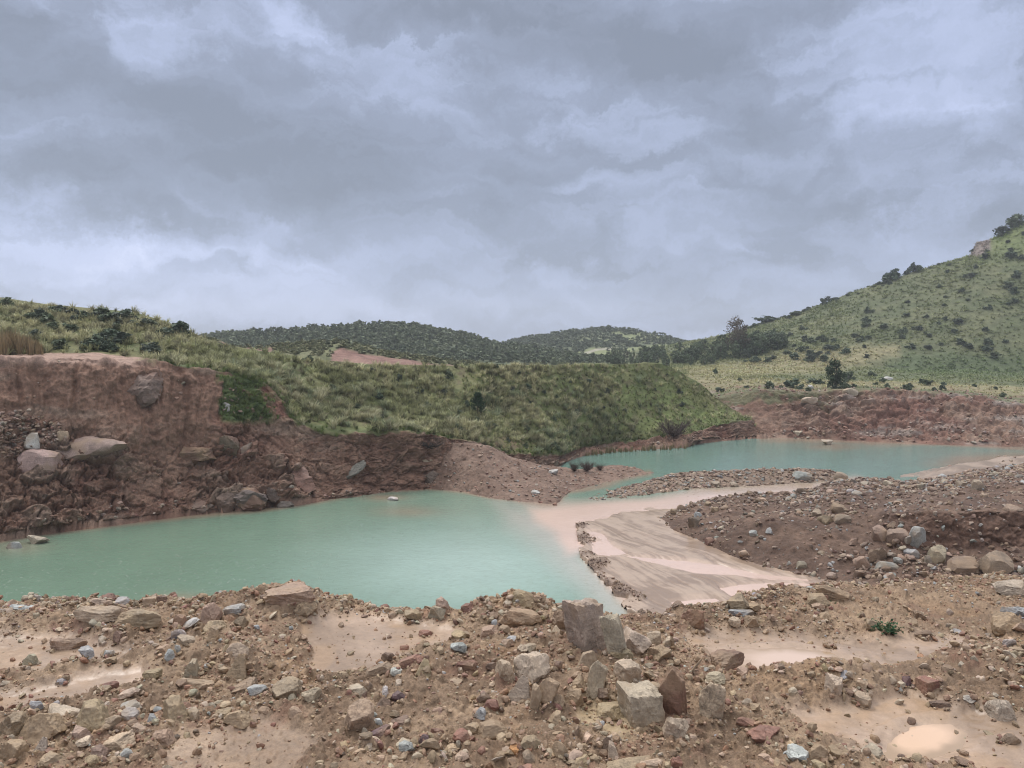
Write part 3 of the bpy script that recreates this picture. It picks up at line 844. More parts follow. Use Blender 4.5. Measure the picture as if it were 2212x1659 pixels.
def MOW(us):
    a, b = 0.5 * (MOF(us) + MOM(us)), WALLB(us)
    t = sstep(1850, 1940, us)[:, None]
    return a * (1 - t) + b * t


def mound_disp(s):
    G, S, U, V = s.base, s.S, s.U, s.V
    d = 0.45 * fbm(G * 0.22, 3) + 0.26 * fbm(G * 0.8, 3) + 0.16 * fbm(G * 2.4, 3)
    wall = sstep(1880, 1950, U) * sstep(1.9, 2.15, S) * sstep(3.05, 2.9, S)
    d += wall * (0.28 * ridged(np.stack([s.along(2) * 0.7 + fbm(G * 0.5, 3), G[..., 2] * 0.3, 0 * U], -1), 3) + 0.2 * facets(G * 0.6, 4) + 0.3 * fbm(G * 1.2, 3))
    d += 1.7 * np.exp(-(((U - 1690) / 130) ** 2 + ((V - 1165) / 45) ** 2))
    d += 0.9 * np.exp(-(((U - 1850) / 60) ** 2 + ((V - 1090) / 40) ** 2))
    return d * sstep(0.9, 1.3, S) * sstep(1420, 1470, U) * (1 - 0.85 * np.exp(-((S - 4) / 0.35) ** 2))


mus = np.unique(np.concatenate([np.linspace(1422, 2260, 420), np.linspace(2260, 2700, 110), np.linspace(2700, 3200, 20)]))
MS = Sheet([shift(MOF, 0.98, z=-1.2), MOF, MOW, MOM, MOC, shift(MOC, 1.05, dz=-1.4), shift(MOC, 1.12, z=-0.3), shift(MOC, 1.28, z=-1.5)], [3, 50, 50, 60, 10, 8, 4], mus, mound_disp, 1)
G, S, U, V = MS.G, MS.S, MS.U, MS.V
nz, nz2 = fbm(G * 0.3, 4), fbm(G * 1.2 + 3, 4)
moc = lerp3((0.096, 0.057, 0.039), (0.150, 0.094, 0.065), sstep(-0.4, 0.4, nz + 0.5 * nz2))
moc = lerp3(moc, (0.120, 0.066, 0.045), sstep(1910, 1960, U) * sstep(1.9, 2.1, S) * sstep(3.0, 2.9, S) * 0.7)
moc = lerp3(moc, (0.30, 0.225, 0.17), sstep(0.1, 0.5, fbm(G * 0.15 + 9, 3)) * sstep(1900, 2050, U) * sstep(3.2, 3.6, S) * 0.8)
MS.build('gravel_mound', M_GRAVEL, 'broad mound of brown gravel and rubble beside the mud flat', 'mound', {'col': moc, 'wet': 0.1 + 0 * S})

# pale bank running down to the far pond on the right
bus = cols(1945, 2260, 160, 1945, 3200, 20)
BKF = curve([(1945, 1045, 100), (2212, 1030, 103), (3200, 980, 103)])
BKB = curve_z([(1945, 1027), (1985, 1019), (2050, 1005), (2150, 991), (2212, 984), (3200, 960)], 0.05)
BS = Sheet([shift(BKF, 1, z=-0.6), BKB, shift(BKB, 1.03, z=-0.6)], [50, 4], bus, lambda s: sstep(1.02, 0.6, s.S) * sstep(1945, 2100, s.U) * (1.6 + 0.5 * fbm(s.base * 0.2, 3)) * sstep(0, .5, s.S) + 0.15 * fbm(s.base * 0.8, 3), 2)
nz = fbm(BS.G * 0.3, 4)
BS.build('bank', M_MUD, 'pale track of trodden mud sloping down to the far pond', 'bank', {'col': lerp3((0.215, 0.160, 0.120), (0.345, 0.262, 0.200), sstep(-0.4, 0.4, nz + 0.6 * fbm(BS.G * 1.2, 3))), 'wet': 0.4 + 0 * nz})

# rubble causeway between the pink channel and the pond
cus = np.linspace(1248, 1826, 300)
CF = [(1248, 1085), (1256, 1083), (1300, 1080), (1356, 1075), (1426, 1064), (1506, 1056), (1606, 1050), (1706, 1045), (1780, 1040), (1826, 1034)]
CAF = curve_z(CF)
CAC = curve([(1248, 1085, 96), (1290, 1073, 98), (1330, 1060, 101), (1400, 1043, 106), (1440, 1030, 108), (1480, 1024, 109), (1560, 1020, 110), (1640, 1017, 111), (1730, 1015, 112), (1790, 1020, 113), (1826, 1032, 113)])
CS = Sheet([shift(CAF, 0.98, z=-0.8), CAF, CAC, shift(CAC, 1.03, dz=-0.2), shift(CAC, 1.08, z=-0.8)], [3, 36, 8, 8], cus, lambda s: 0.22 * fbm(s.base * 0.7, 3) + 0.12 * fbm(s.base * 2.2, 3), 2)
nz = fbm(CS.G * 0.8, 4)
CS.build('causeway', M_GRAVEL, 'low causeway of brown rubble dividing the pink channel from the pond', 'causeway', {'col': lerp3((0.165, 0.115, 0.082), (0.235, 0.170, 0.125), sstep(-0.4, 0.4, nz)), 'wet': 0.1 + 0 * nz})

# ------------------------------------------------------------------ rain haze: one box of even, thin air round everything
bm = bmesh.new()
bmesh.ops.create_cube(bm, size=1.0)
hz = bpy.data.meshes.new('haze')
bm.to_mesh(hz)
bm.free()
m, nt = new_mat('haze_air')
hv_ = N(nt, 'ShaderNodeVolumePrincipled', {'Color': (0.88, 0.92, 0.95, 1), 'Density': 0.0003, 'Anisotropy': 0.2})
N(nt, 'ShaderNodeOutputMaterial', {'Volume': hv_.outputs[0]})
haze = put('haze', hz, m)
haze.scale = (3000, 1850, 136)
haze.location = (0, 880, 60)
tag(haze, 'thin grey rain haze filling the valley and veiling the far hills', 'haze', kind='stuff')

# ------------------------------------------------------------------ the foreground shelf
LEDGE = curve([(-3000, 1270, 13), (-1200, 1300, 12.5), (0, 1305, 12.3), (200, 1303, 12.3), (360, 1308, 12.1), (450, 1316, 12), (520, 1300, 12), (590, 1284, 12.1), (660, 1284, 12.1), (720, 1305, 12), (800, 1315, 12),
               (950, 1322, 12), (1060, 1315, 12), (1130, 1306, 12), (1200, 1314, 12), (1330, 1338, 11.8), (1400, 1332, 11.9), (1480, 1322, 12), (1600, 1302, 12.6), (1720, 1282, 13.5), (1850, 1272, 14.5),
               (2000, 1261, 15.5), (2212, 1250, 16.5), (3200, 1225, 18), (5000, 1200, 18)])
MUDS = [([(640, 1345), (740, 1325), (830, 1330), (960, 1345), (1000, 1375), (930, 1410), (830, 1440), (700, 1460), (640, 1450), (665, 1400)], 1.0),
        ([(-200, 1375), (160, 1368), (240, 1395), (300, 1400), (270, 1425), (120, 1440), (-200, 1450)], 0.9),
        ([(170, 1458), (310, 1438), (330, 1465), (230, 1500), (60, 1524), (-200, 1540), (-200, 1505), (60, 1490)], 1.0),
        ([(1470, 1372), (1600, 1360), (1750, 1375), (1900, 1387), (2060, 1370), (2160, 1385), (2020, 1425), (1900, 1446), (1800, 1455), (1640, 1456), (1560, 1420), (1480, 1400)], 1.0),
        ([(1680, 1535), (1850, 1522), (1960, 1492), (2080, 1530), (2400, 1590), (2400, 1650), (2120, 1668), (1900, 1622), (1750, 1592)], 1.0),
        ([(330, 1600), (560, 1550), (700, 1610), (600, 1700), (380, 1700)], 0.55),
        ([(1240, 1530), (1330, 1540), (1390, 1580), (1330, 1600), (1240, 1570)], 0.6)]
nearc = curve_z([(-3000, 1665), (5000, 1665)], 14.0)
near2 = lambda u: np.stack([(u - 1106) / F * 6, 2.0 + 0 * u, 14.0 + 0 * u], -1)
near3 = lambda u: np.stack([(u - 1106) / F * 8, -14.0 + 0 * u, 14.2 + 0 * u], -1)
midc = curve_z([(-3000, 1480), (5000, 1480)], 13.97)
drop1 = lambda u: LEDGE(u) * np.array([1.08, 1.08, 1]) + np.array([0, 0, -0.9])
drop2 = lambda u: LEDGE(u) * np.array([2.0, 2.0, 0]) + np.array([0, 0, -0.7])


def fore_mud(U, V, w=0):
    m = np.zeros(U.shape)
    for poly, a in MUDS:
        m = np.maximum(m, a * poly_mask(U, V, poly, 12))
    return m


def fore_disp(s):
    G, S, U, V = s.base, s.S, s.U, s.V
    w = fbm(G * 1.4, 3)
    s.mud = fore_mud(U + 26 * w, V + 9 * w)
    r = 1 - s.mud
    d = r * (0.05 + 0.13 * fbm(G * 0.9, 3) + 0.085 * fbm(G * 2.6 + 4, 3) + 0.085 * np.maximum(0, fbm(G * 6.5, 3)) + 0.030 * ridged(G * 13, 3) + 0.018 * fbm(G * 34, 2))
    wq = G + 0.05 * fbm(G * 6, 2)[..., None]
    cl = 0.16 * clods(wq * 3.2, 1, 0.55) * sstep(-0.1, 0.3, fbm(G * 0.8 + 61, 2)) + 0.075 * clods(wq * 8.0, 2, 0.6) + 0.030 * clods(wq * 19.0, 3, 0.65)
    s.cl = cl
    d += r * cl
    d += s.mud * (-0.03 + 0.025 * fbm(G * 0.9, 3) + 0.010 * fbm(G * 5, 3) + 0.003 * fbm(G * 25, 2))
    for (a, b, ra, rb, h) in [(640, 1300, 90, 40, .16), (420, 1345, 120, 30, .10), (500, 1430, 110, 35, .12), (1280, 1400, 120, 50, .08), (1770, 1478, 130, 26, .20), (1300, 1500, 180, 60, .08),
                              (1900, 1310, 240, 30, .15), (2110, 1450, 110, 40, .16), (80, 1600, 130, 50, .10), (1000, 1450, 150, 40, .06)]:
        d += h * np.exp(-(((U - a) / ra) ** 2 + ((V - b) / rb) ** 2))
    return d * sstep(4.6, 4.0, S) * sstep(0.5, 1.5, S) + sstep(4.0, 4.5, S) * 0.3 * fbm(G * 0.7, 3)


fus = np.unique(np.concatenate([np.linspace(-3000, -620, 30), np.linspace(-620, -60, 150), np.linspace(-60, 2270, 900), np.linspace(2270, 2860, 160), np.linspace(2860, 5000, 30)]))
FS = Sheet([near3, near2, nearc, midc, LEDGE, drop1, drop2], [6, 14, 120, 130, 8, 10], fus, fore_disp, 1)
PUD = [(1705, 1428, 120, 27, 0.05, 'puddle of pale pink water in the mud behind the stony ridge'), (1988, 1594, 92, 36, -0.16, 'pale orange puddle in the smooth mud nearest the camera')]
wob = fbm(FS.base * 1.9 + 5, 4)
for (a, b, ra, rb, tl, _) in PUD:
    du, dvv = FS.U - a, FS.V - b
    x_, y_ = du / ra, (dvv + tl * -du) / rb
    r = np.hypot(x_, y_) - 0.12 + 0.65 * wob
    c = PZ(a, b, 13.93)
    zp = 13.915
    tgt = zp + 0.05 * (np.minimum(r, 2.2) ** 2 - 1)
    k = sstep(1.75, 1.15, r) * (FS.S < 3.9)
    FS.G[..., 2] = FS.G[..., 2] * (1 - k) + tgt * k
    FS.mud = np.maximum(FS.mud, sstep(1.9, 1.2, r) * (FS.S < 3.9))
G, S, U, V = FS.G, FS.S, FS.U, FS.V
n0, n1, n2 = fbm(G * 0.5, 4), fbm(G * 2.2 + 9, 4), fbm(G * 9 + 3, 4)
fc = lerp3((0.192, 0.128, 0.081), (0.345, 0.245, 0.160), sstep(-0.45, 0.45, n0 + 0.7 * n1 + 0.3 * n2))
fc = lerp3(fc, (0.310, 0.190, 0.102), sstep(0.05, 0.45, fbm(G * 1.1 + 30, 4)) * 0.5)
fc = lerp3(fc, (0.225, 0.110, 0.075), sstep(0.25, 0.45, fbm(G * 1.7 + 50, 4)) * 0.45)
mcol = lerp3((0.275, 0.197, 0.138), (0.405, 0.297, 0.216), sstep(-0.4, 0.4, n0 + 0.5 * n1))
mcol = lerp3(mcol, (0.370, 0.245, 0.145), sstep(0.0, 0.4, fbm(G * 1.5 + 70, 3)) * 0.5)
fc = lerp3(fc, (0.235, 0.160, 0.105), sstep(0.004, 0.0, FS.cl) * 0.35)
fc = lerp3(fc, mcol, FS.mud)
ochre = poly_mask(U + 20 * n1, V + 10 * n0, [(1250, 1520), (1340, 1530), (1410, 1580), (1350, 1610), (1240, 1580)], 15)
fc = lerp3(fc, (0.40, 0.31, 0.18), ochre * 0.6)
FS.build('foreground', M_FORE, 'stony brown mud shelf with smooth wet patches above the water', 'ground', {'col': fc, 'wet': np.clip(FS.mud * 0.95 + 0.05, 0, 1)})

for (a, b, ra, rb, tl, lab) in PUD:
    c = PZ(a, b, 13.915)
    mpp = np.linalg.norm(c - np.array([0, 0, H])) / F
    n = 96
    th = np.linspace(0, 2 * math.pi, n, endpoint=False)
    pu, pv = a + 1.5 * ra * np.cos(th), b + 1.5 * rb * np.sin(th) + tl * 1.5 * ra * np.cos(th)
    ctr = PZ(a, b + 0 * pu, 13.915)
    ring = PZ(pu, pv, 13.915)
    fr_ = [0.0001, 0.2, 0.35, 0.5, 0.56, 0.62, 0.68, 0.74, 0.8, 0.86, 1.0]
    Vv = np.concatenate([ctr + (ring - ctr) * f_ for f_ in fr_])
    me_f = []
    for r_ in range(len(fr_) - 1):
        for k in range(n):
            me_f.append((r_ * n + k, (r_ + 1) * n + k, (r_ + 1) * n + (k + 1) % n, r_ * n + (k + 1) % n))
    base = np.array((0.56, 0.43, 0.35) if tl > 0 else (0.62, 0.44, 0.31))
    Vu, Vw = UV(Vv)
    dep_ = np.hypot((Vu - a) / ra, (Vw - b - tl * (Vu - a)) / rb) + 0.65 * fbm(Vv * 1.9 + 5, 4) - 0.12
    pc = lerp3(base, (0.360, 0.262, 0.178), sstep(0.45, 1.0, dep_))
    me = mesh_from('puddle', Vv, np.array(me_f), {'col': pc, 'ripple': np.full(len(Vv), 0.3)})
    o = put('puddle', me, M_PUDDLE)
    tag(o, lab, 'puddle', kind='structure')

# ------------------------------------------------------------------ rocks
ICO = {}
for sub in (0, 1, 2, 3, 4, 5):
    bm = bmesh.new()
    bmesh.ops.create_icosphere(bm, subdivisions=max(sub, 1), radius=1.0)
    if sub == 0:
        bm.free()
        bm = bmesh.new()
        bmesh.ops.create_icosphere(bm, subdivisions=1, radius=1.0)
    bm.verts.ensure_lookup_table()
    ICO[sub] = (np.array([v.co for v in bm.verts]), np.array([[v.index for v in f.verts] for f in bm.faces]))
    bm.free()


def rock_shape(seed, sub, kind='a', rough=0.05):
    """An angular stone: the solid left between random planes, its faces then roughened; fills a unit box."""
    rng = np.random.default_rng(seed)
    V, Fc = ICO[sub]
    d = V / np.linalg.norm(V, axis=1, keepdims=True)
    if kind == 'k' or kind == 's':
        ax = np.array([[1, 0, 0], [-1, 0, 0], [0, 1, 0], [0, -1, 0], [0, 0, 1], [0, 0, -1]], float)
        pn = ax + rng.normal(0, 0.30, ax.shape)
        pd = rng.uniform(0.54, 0.80, 6)
        ex = rng.normal(0, 1, (12, 3))
        pn = np.concatenate([pn, ex])
        pd = np.concatenate([pd, rng.uniform(0.66, 0.94, 12)])
    elif kind == 'c':
        ax = np.array([[1, 0, 0], [-1, 0, 0], [0, 1, 0], [0, -1, 0], [0, 0, 1], [0, 0, -1]], float)
        pn = np.concatenate([ax + rng.normal(0, 0.11, ax.shape), rng.normal(0, 1, (5, 3))])
        pd = np.concatenate([rng.uniform(0.60, 0.68, 6), rng.uniform(0.84, 1.0, 5)])
    elif kind == 'y':
        lean = rng.uniform(-0.5, 0.5)
        pn = np.array([[1, lean, rng.uniform(.15, .5)], [-1, lean, rng.uniform(.1, .45)], [rng.normal(0, .2), 1, rng.uniform(.0, .5)], [rng.normal(0, .2), -1, rng.uniform(.1, .7)], [0, 0, -1.0]])
        pn = np.concatenate([pn, rng.normal(0, 1, (7, 3))])
        pd = np.concatenate([rng.uniform(0.48, 0.62, 2), rng.uniform(0.55, 0.72, 2), [0.6], rng.uniform(0.58, 0.85, 7)])
    elif kind == 'n':
        pn = rng.normal(0, 1, (16, 3))
        pd = rng.uniform(0.80, 0.95, 16)
    else:
        pn = rng.normal(0, 1, (13, 3))
        pd = rng.uniform(0.50, 0.88, 13)
    pn = pn / np.linalg.norm(pn, axis=1, keepdims=True)
    dots = d @ pn.T
    r = np.where(dots > 0.05, pd[None] / np.maximum(dots, 0.05), 9).min(1)
    r = np.minimum(r, 1.15)
    if sub >= 3:
        sd = rng.uniform(0, 90)
        q = d * r[:, None]
        r = r * (1 + rough * (1.4 * fbm(q * 2.2 + sd, 3) + 0.9 * ridged(q * 4.5 + sd, 3) + 0.5 * fbm(q * 12 + sd, 2)))
    else:
        r = r * (1 + 0.10 * rng.normal(0, 1, len(r)) * (sub < 2) * 0.5)
    q = d * r[:, None]
    lo, hi = q.min(0), q.max(0)
    q = (q - (lo + hi) / 2) / (hi - lo)           # unit box centred on the origin
    return q, Fc


COLS = {'b': (0.300, 0.222, 0.142), 'p': (0.365, 0.262, 0.188), 'g': (0.335, 0.338, 0.325), 'r': (0.225, 0.118, 0.085), 'd': (0.185, 0.125, 0.088), 't': (0.400, 0.318, 0.232), 'v': (0.125, 0.078, 0.080),
        'o': (0.42, 0.215, 0.095), 'w': (0.45, 0.435, 0.40), 'k': (0.355, 0.300, 0.222), 'y': (0.36, 0.28, 0.165)}
POOL, POOLFAR, POOLOUT, QV = {}, {}, {}, {}
for pool, sub, seed0, rgh, mat, nm in ((POOL, 5, 0, 0.075, M_ROCK, 'rock'), (POOLFAR, 3, 50, 0.060, M_ROCKFAR, 'far_rock'), (POOLOUT, 4, 80, 0.12, M_OUT, 'outcrop')):
    for kind in 'ksynac':
        for i in range(7 if kind in 'ka' else 5):
            q, fcs = rock_shape(ord(kind) * 100 + i + seed0, sub, kind, rgh if kind != 'n' else rgh * 0.7)
            me = mesh_from(nm + '_' + kind, q, fcs, smooth=True, sharp=30)
            me.materials.append(mat)
            QV[me.name] = q[::7] if sub == 5 else q[::3]
            pool.setdefault(kind, []).append(me)

BV = {'F': FS.bvh(), 'L': LS.bvh(), 'H': HS.bvh(), 'M': MS.bvh(), 'C': CS.bvh(), 'R': RS.bvh()}
ORG = Vector((0, 0, H))


def ray_uv(u, v):
    dx, dy = (u - 1106) / F, (829.5 - v) / F
    return Vector((dx, CP + dy * SP, -SP + dy * CP)).normalized()


def hit(u, v, which):
    best = None
    for w in which:
        if w == 'W':
            d = ray_uv(u, v)
            if d.z < 0:
                t = -H / d.z
                p = ORG + d * t
                if best is None or t < best[1]:
                    best = (p, t)
            continue
        r = BV[w].ray_cast(ORG, ray_uv(u, v))
        if r[0] is not None and (best is None or r[3] < best[1]):
            best = (r[0], r[3])
    return best[0] if best else None


def gz(x, y, which, top=60.0):
    z = None
    for w in which:
        if w == 'W':
            z = 0.0 if z is None else max(z, 0.0)
            continue
        r = BV[w].ray_cast(Vector((x, y, top)), Vector((0, 0, -1)))
        if r[0] is not None:
            z = r[0].z if z is None else max(z, r[0].z)
    return z


ROCK_N = 0
SHELF = []


def euler_mat(e):
    from mathutils import Euler
    return np.array(Euler(e).to_matrix())


def rock_at(u0, v0, u1, v1, colour, kind, label, group=None, on='F', yaw=None, tilt=0.0, pool=None, maxd=17.5, bury=0.14, embed=False, cat='rock', name='rock', jitter=0.16):
    """A stone that fills the picture box u0..u1, v0..v1, resting on (or bedded in) the ground there."""
    global ROCK_N
    rng = np.random.default_rng(1000 + ROCK_N)
    ROCK_N += 1
    uc = (u0 + u1) / 2
    vb = (v0 + v1) / 2 if embed else v1 - 0.06 * (v1 - v0)
    p = hit(uc, vb, on)
    k = 0
    while on == 'F' and (p is None or p.y > maxd) and k < 30:
        vb += 3
        k += 1
        p = hit(uc, vb, on)
    if p is None:
        return None
    dist = (p - ORG).length
    m = dist / F
    w, hv = (u1 - u0) * m, (v1 - v0) * m
    th = math.asin(min(0.95, max(0.02, (H - p.z) / dist)))
    dep = w * (0.62 if embed else rng.uniform(0.75, 1.0))
    sz = (hv - 0.7 * dep * math.sin(th)) / math.cos(th)
    if sz < 0.36 * w:
        sz = 0.36 * w
        dep = min(dep, max(0.4 * w, (hv - sz * math.cos(th)) / max(0.12, math.sin(th))))
    lst = (pool or POOL)[kind]
    me = lst[int(rng.integers(len(lst)))]
    q = QV[me.name]
    yw = (rng.uniform(-0.5, 0.5) if kind != 's' else rng.uniform(-0.25, 0.25)) + (math.pi if rng.random() < 0.5 else 0) if yaw is None else math.radians(yaw)
    jitter = 0.06 if kind == 'c' else jitter
    e = (rng.uniform(-jitter, jitter), rng.uniform(-jitter, jitter), yw)
    R = euler_mat(e)
    if tilt:
        R = euler_mat((0, math.radians(tilt), 0)) @ R
    sc = np.array([w, dep, sz])
    loc = np.array([p.x, p.y + (0.10 if embed else 0.40) * dep, p.z + 0.3 * sz])
    bury = rng.uniform(0.05, 1.4 * bury)
    goal_b = v1 + (0.0 if embed else bury) * (v1 - v0)
    for it in range(6):
        U_, V_ = UV((q * sc) @ R.T + loc)
        a0, a1, b0, b1 = U_.min(), U_.max(), V_.min(), V_.max()
        kx = np.clip((u1 - u0) / (a1 - a0), .5, 2)
        sc[:2] *= kx
        kz = np.clip((goal_b - v0) / (b1 - b0), .6, 1.6)
        sc[2] = max(sc[2] * kz, 0.26 * sc[0])
        if sc[2] <= 0.27 * sc[0]:
            sc[1] = max(0.42 * sc[0], sc[1] * 0.9)
        elif kz > 1.05:
            sc[1] = min(1.05 * sc[0] if kind != 'k' else 1.2 * sc[0], sc[1] * 1.06)
        loc[0] += (uc - (a0 + a1) / 2) * m
        loc[2] += ((b0 + b1) / 2 - (v0 + goal_b) / 2) * m / max(0.5, math.cos(th))
    from mathutils import Matrix
    o = bpy.data.objects.new(name, me)
    COL.objects.link(o)
    o.rotation_euler = Matrix(R.tolist()).to_euler()
    o.location = tuple(loc)
    o.scale = tuple(sc)
    cc = np.array(COLS[colour] if isinstance(colour, str) else colour) * (1 + rng.normal(0, 0.07)) * (1 + rng.normal(0, 0.025, 3))
    o.color = tuple(cc) + (1.0,)
    tag(o, label, cat, group)
    if on == 'F':
        SHELF.append((loc.copy(), sc.copy(), yw))
    return o


Z1, Z2, Z3, Z4, Z5 = (0, 1209.7, .3385), (691.2, 1209.7, .3385), (1382.6, 1209.7, .375), (1152, 950.4, .479), (0, 748.9, .2604)


def rz(zm, x0, y0, x1, y1, *a, **k):
    ox, oy, s = zm
    return rock_at(ox + x0 * s, oy + y0 * s, ox + x1 * s, oy + y1 * s, *a, **k)


R1 = [(470, 290, 780, 410, 'p', 's', 'wide flat pinkish boulder with a dark underside near the far edge of the shelf'),
      (720, 310, 1030, 462, 'b', 'a', 'brown boulder with a pale grey patch on its right end beside the wide flat boulder'),
      (1690, 140, 2010, 300, 'p', 's', 'long pink brown slab lying on top of the rubble ridge against the water'),
      (1870, 255, 2025, 385, 'b', 's', 'smooth tilted brown slab leaning below the long slab on the ridge', 0, 28),
      (715, 233, 842, 300, 'g', 's', 'flat light grey stone behind the boulder with the grey patch'),
      (568, 243, 700, 296, 'p', 'y', 'low peaked pinkish stone behind the wide flat boulder'),
      (652, 208, 745, 262, 'r', 'a', 'dark reddish stone standing up against the water behind the flat boulder'),
      (910, 230, 1000, 302, 'p', 'k', 'pinkish block at the shelf edge, the larger of an adjoining pair'),
      (995, 224, 1068, 288, 'd', 'k', 'dark brown block at the shelf edge next to a larger pinkish block'),
      (198, 220, 278, 264, 'g', 'y', 'small sharp grey stone poking up against the water at the left end of the shelf'),
      (60, 284, 235, 332, 'g', 's', 'low flat grey stone lying at the far left edge of the shelf'),
      (1150, 368, 1275, 450, 'g', 's', 'blue grey slab leaning on the left side of the rubble ridge', 0, -35),
      (1090, 440, 1190, 522, 'g', 's', 'pale crumbling grey slab at the foot of the leaning blue grey slab', 0, -25),
      (1420, 278, 1575, 362, 'g', 's', 'tilted grey slab with a pointed end up on the rubble ridge', 0, -20),
      (1275, 270, 1420, 420, 'p', 'a', 'large pinkish boulder half buried in the left end of the rubble ridge'),
      (1490, 356, 1585, 448, 'b', 'k', 'squat brown block under the tilted grey slab on the ridge'),
      (1312, 445, 1418, 542, 'b', 'y', 'small sharp brown pyramid of rock on the left flank of the ridge'),
      (1290, 384, 1450, 480, 'b', 'a', 'broad crumbly brown rock just behind the small sharp pyramid'),
      (1440, 528, 1595, 665, 't', 'n', 'smooth rounded tan boulder half sunk in the rubble'),
      (1428, 598, 1575, 785, 'b', 'y', 'upright brown boulder with a pale broken top in front of the rounded tan one'),
      (1145, 752, 1392, 828, 'p', 's', 'long flat reddish brown slab with a sharp straight front edge'),
      (1462, 746, 1645, 862, 'b', 's', 'thick tan brown slab lying aslant right of the long flat one', 0, -14),
      (1575, 793, 1710, 868, 'g', 'n', 'speckled grey stone lying against the thick brown slab'),
      (1728, 742, 1940, 898, 'b', 'n', 'big rounded boulder plastered with mud beside the smooth wet patch'),
      (1922, 812, 2055, 908, 't', 's', 'pale tan stone leaning at the foot of the mud plastered boulder', 0, -16),
      (1040, 860, 1235, 1085, 'b', 'y', 'large pointed brown rock rising to a peak above the gravel', 20),
      (500, 546, 602, 626, 'g', 'a', 'dark faced grey stone on the left mud flat'),
      (142, 598, 248, 680, 'k', 'a', 'grey brown stone at the left end of the shelf above the red gravel'),
      (908, 688, 1040, 758, 'b', 's', 'weathered tan block beside the rivulet of wet mud'),
      (-10, 965, 205, 1150, 'b', 'a', 'massive brown boulder cut by cracks at the lower left corner of the view'),
      (-10, 1140, 215, 1330, 'b', 'k', 'heavy cracked block under the massive boulder in the lower left corner'),
      (105, 975, 445, 1225, 'b', 'a', 'large slanting brown boulder with grey streaks beside the massive corner boulder', 0, 22),
      (285, 915, 512, 1055, 't', 's', 'rough tan boulder lying behind the slanting streaked boulder', 0, 20),
      (475, 888, 712, 1110, 'b', 'y', 'tall smooth brown slab leaning back at the left, its top rounded'),
      (190, 898, 280, 975, 'g', 's', 'pale blue grey flat stone wedged behind the tan boulder at the left'),
      (585, 990, 775, 1095, 'p', 's', 'long pinkish stone with purple veins in the lower left heap', 0, -12),
      (745, 892, 910, 990, 'g', 's', 'flat grey slab above the veined pinkish stone', 0, -18),
      (770, 940, 895, 1045, 'g', 'k', 'broken blue grey block resting behind the veined pinkish stone'),
      (630, 1092, 862, 1230, 'p', 's', 'broad smooth pinkish brown stone in the middle of the lower left heap', 0, -15),
      (962, 1078, 1122, 1208, 'b', 'k', 'dull tan block sunk in sandy mud right of the lower left heap'),
      (198, 1128, 305, 1245, 'k', 'y', 'grey brown pointed stone tucked against the massive corner boulder'),
      (243, 1222, 418, 1335, 'b', 'a', 'blunt brown stone on the lower frame edge in the left heap'),
      (552, 1172, 720, 1285, 'd', 'a', 'dark brown angular stone at the front of the lower left heap'),
      (440, 1055, 590, 1165, 'p', 'y', 'pink topped stone between the leaning slab and the smooth pinkish one'),
      (530, 1242, 640, 1330, 'b', 'n', 'rounded brown stone in front of the dark angular one'),
      (818, 1038, 948, 1115, 'p', 's', 'thin pink brown slab right of the veined pinkish stone', 0, 15),
      (762, 1198, 858, 1292, 'w', 'a', 'whitish grey lump of rock by itself in the gravel at the lower left'),
      (1412, 958, 1612, 1070, 'b', 'y', 'wide brown wedge of rock lying in open gravel'),
      (1368, 938, 1482, 1025, 'b', 's', 'tan stone with a small orange chip against the wide brown wedge'),
      (312, 494, 556, 584, 'p', 's', 'half buried flat pink slab on the left wet patch'),
      (934, 978, 1012, 1052, 'g', 'y', 'blue grey splinter of rock left of the large pointed brown rock'),
      (718, 448, 795, 538, 'd', 'k', 'small dark block at the foot of the boulder with the grey patch'),
      (738, 812, 895, 895, 't', 's', 'pale flat stone edging the rivulet of wet mud', 0, -12),
      (1048, 565, 1118, 668, 'g', 'a', 'knobbly blue grey stone standing in the middle of the left rubble'),
      (1112, 540, 1165, 605, 'g', 'k', 'small dark blue grey cube of rock beside the knobbly blue grey stone'),
      (1170, 630, 1275, 765, 'k', 'y', 'grey brown shard with a mossy green face leaning in the rubble'),
      (655, 574, 738, 628, 'g', 's', 'low grey stone right of the dark faced grey stone'),
      (988, 534, 1092, 592, 'p', 's', 'pale pink stone slab on the left rubble', 0, -10),
      (612, 798, 712, 852, 'b', 's', 'lone brown slab stranded on the rivulet of wet mud'),
      (1300, 660, 1350, 706, 'w', 's', 'small white stone lying in the hollow left of the upright boulder'),
      (360, 750, 432, 812, 'g', 's', 'thin grey stone tilted on the red gravel at the left', 0, -30),
      (1100, 345, 1190, 445, 'r', 'k', 'dark red crumbly block left of the leaning blue grey slab')]
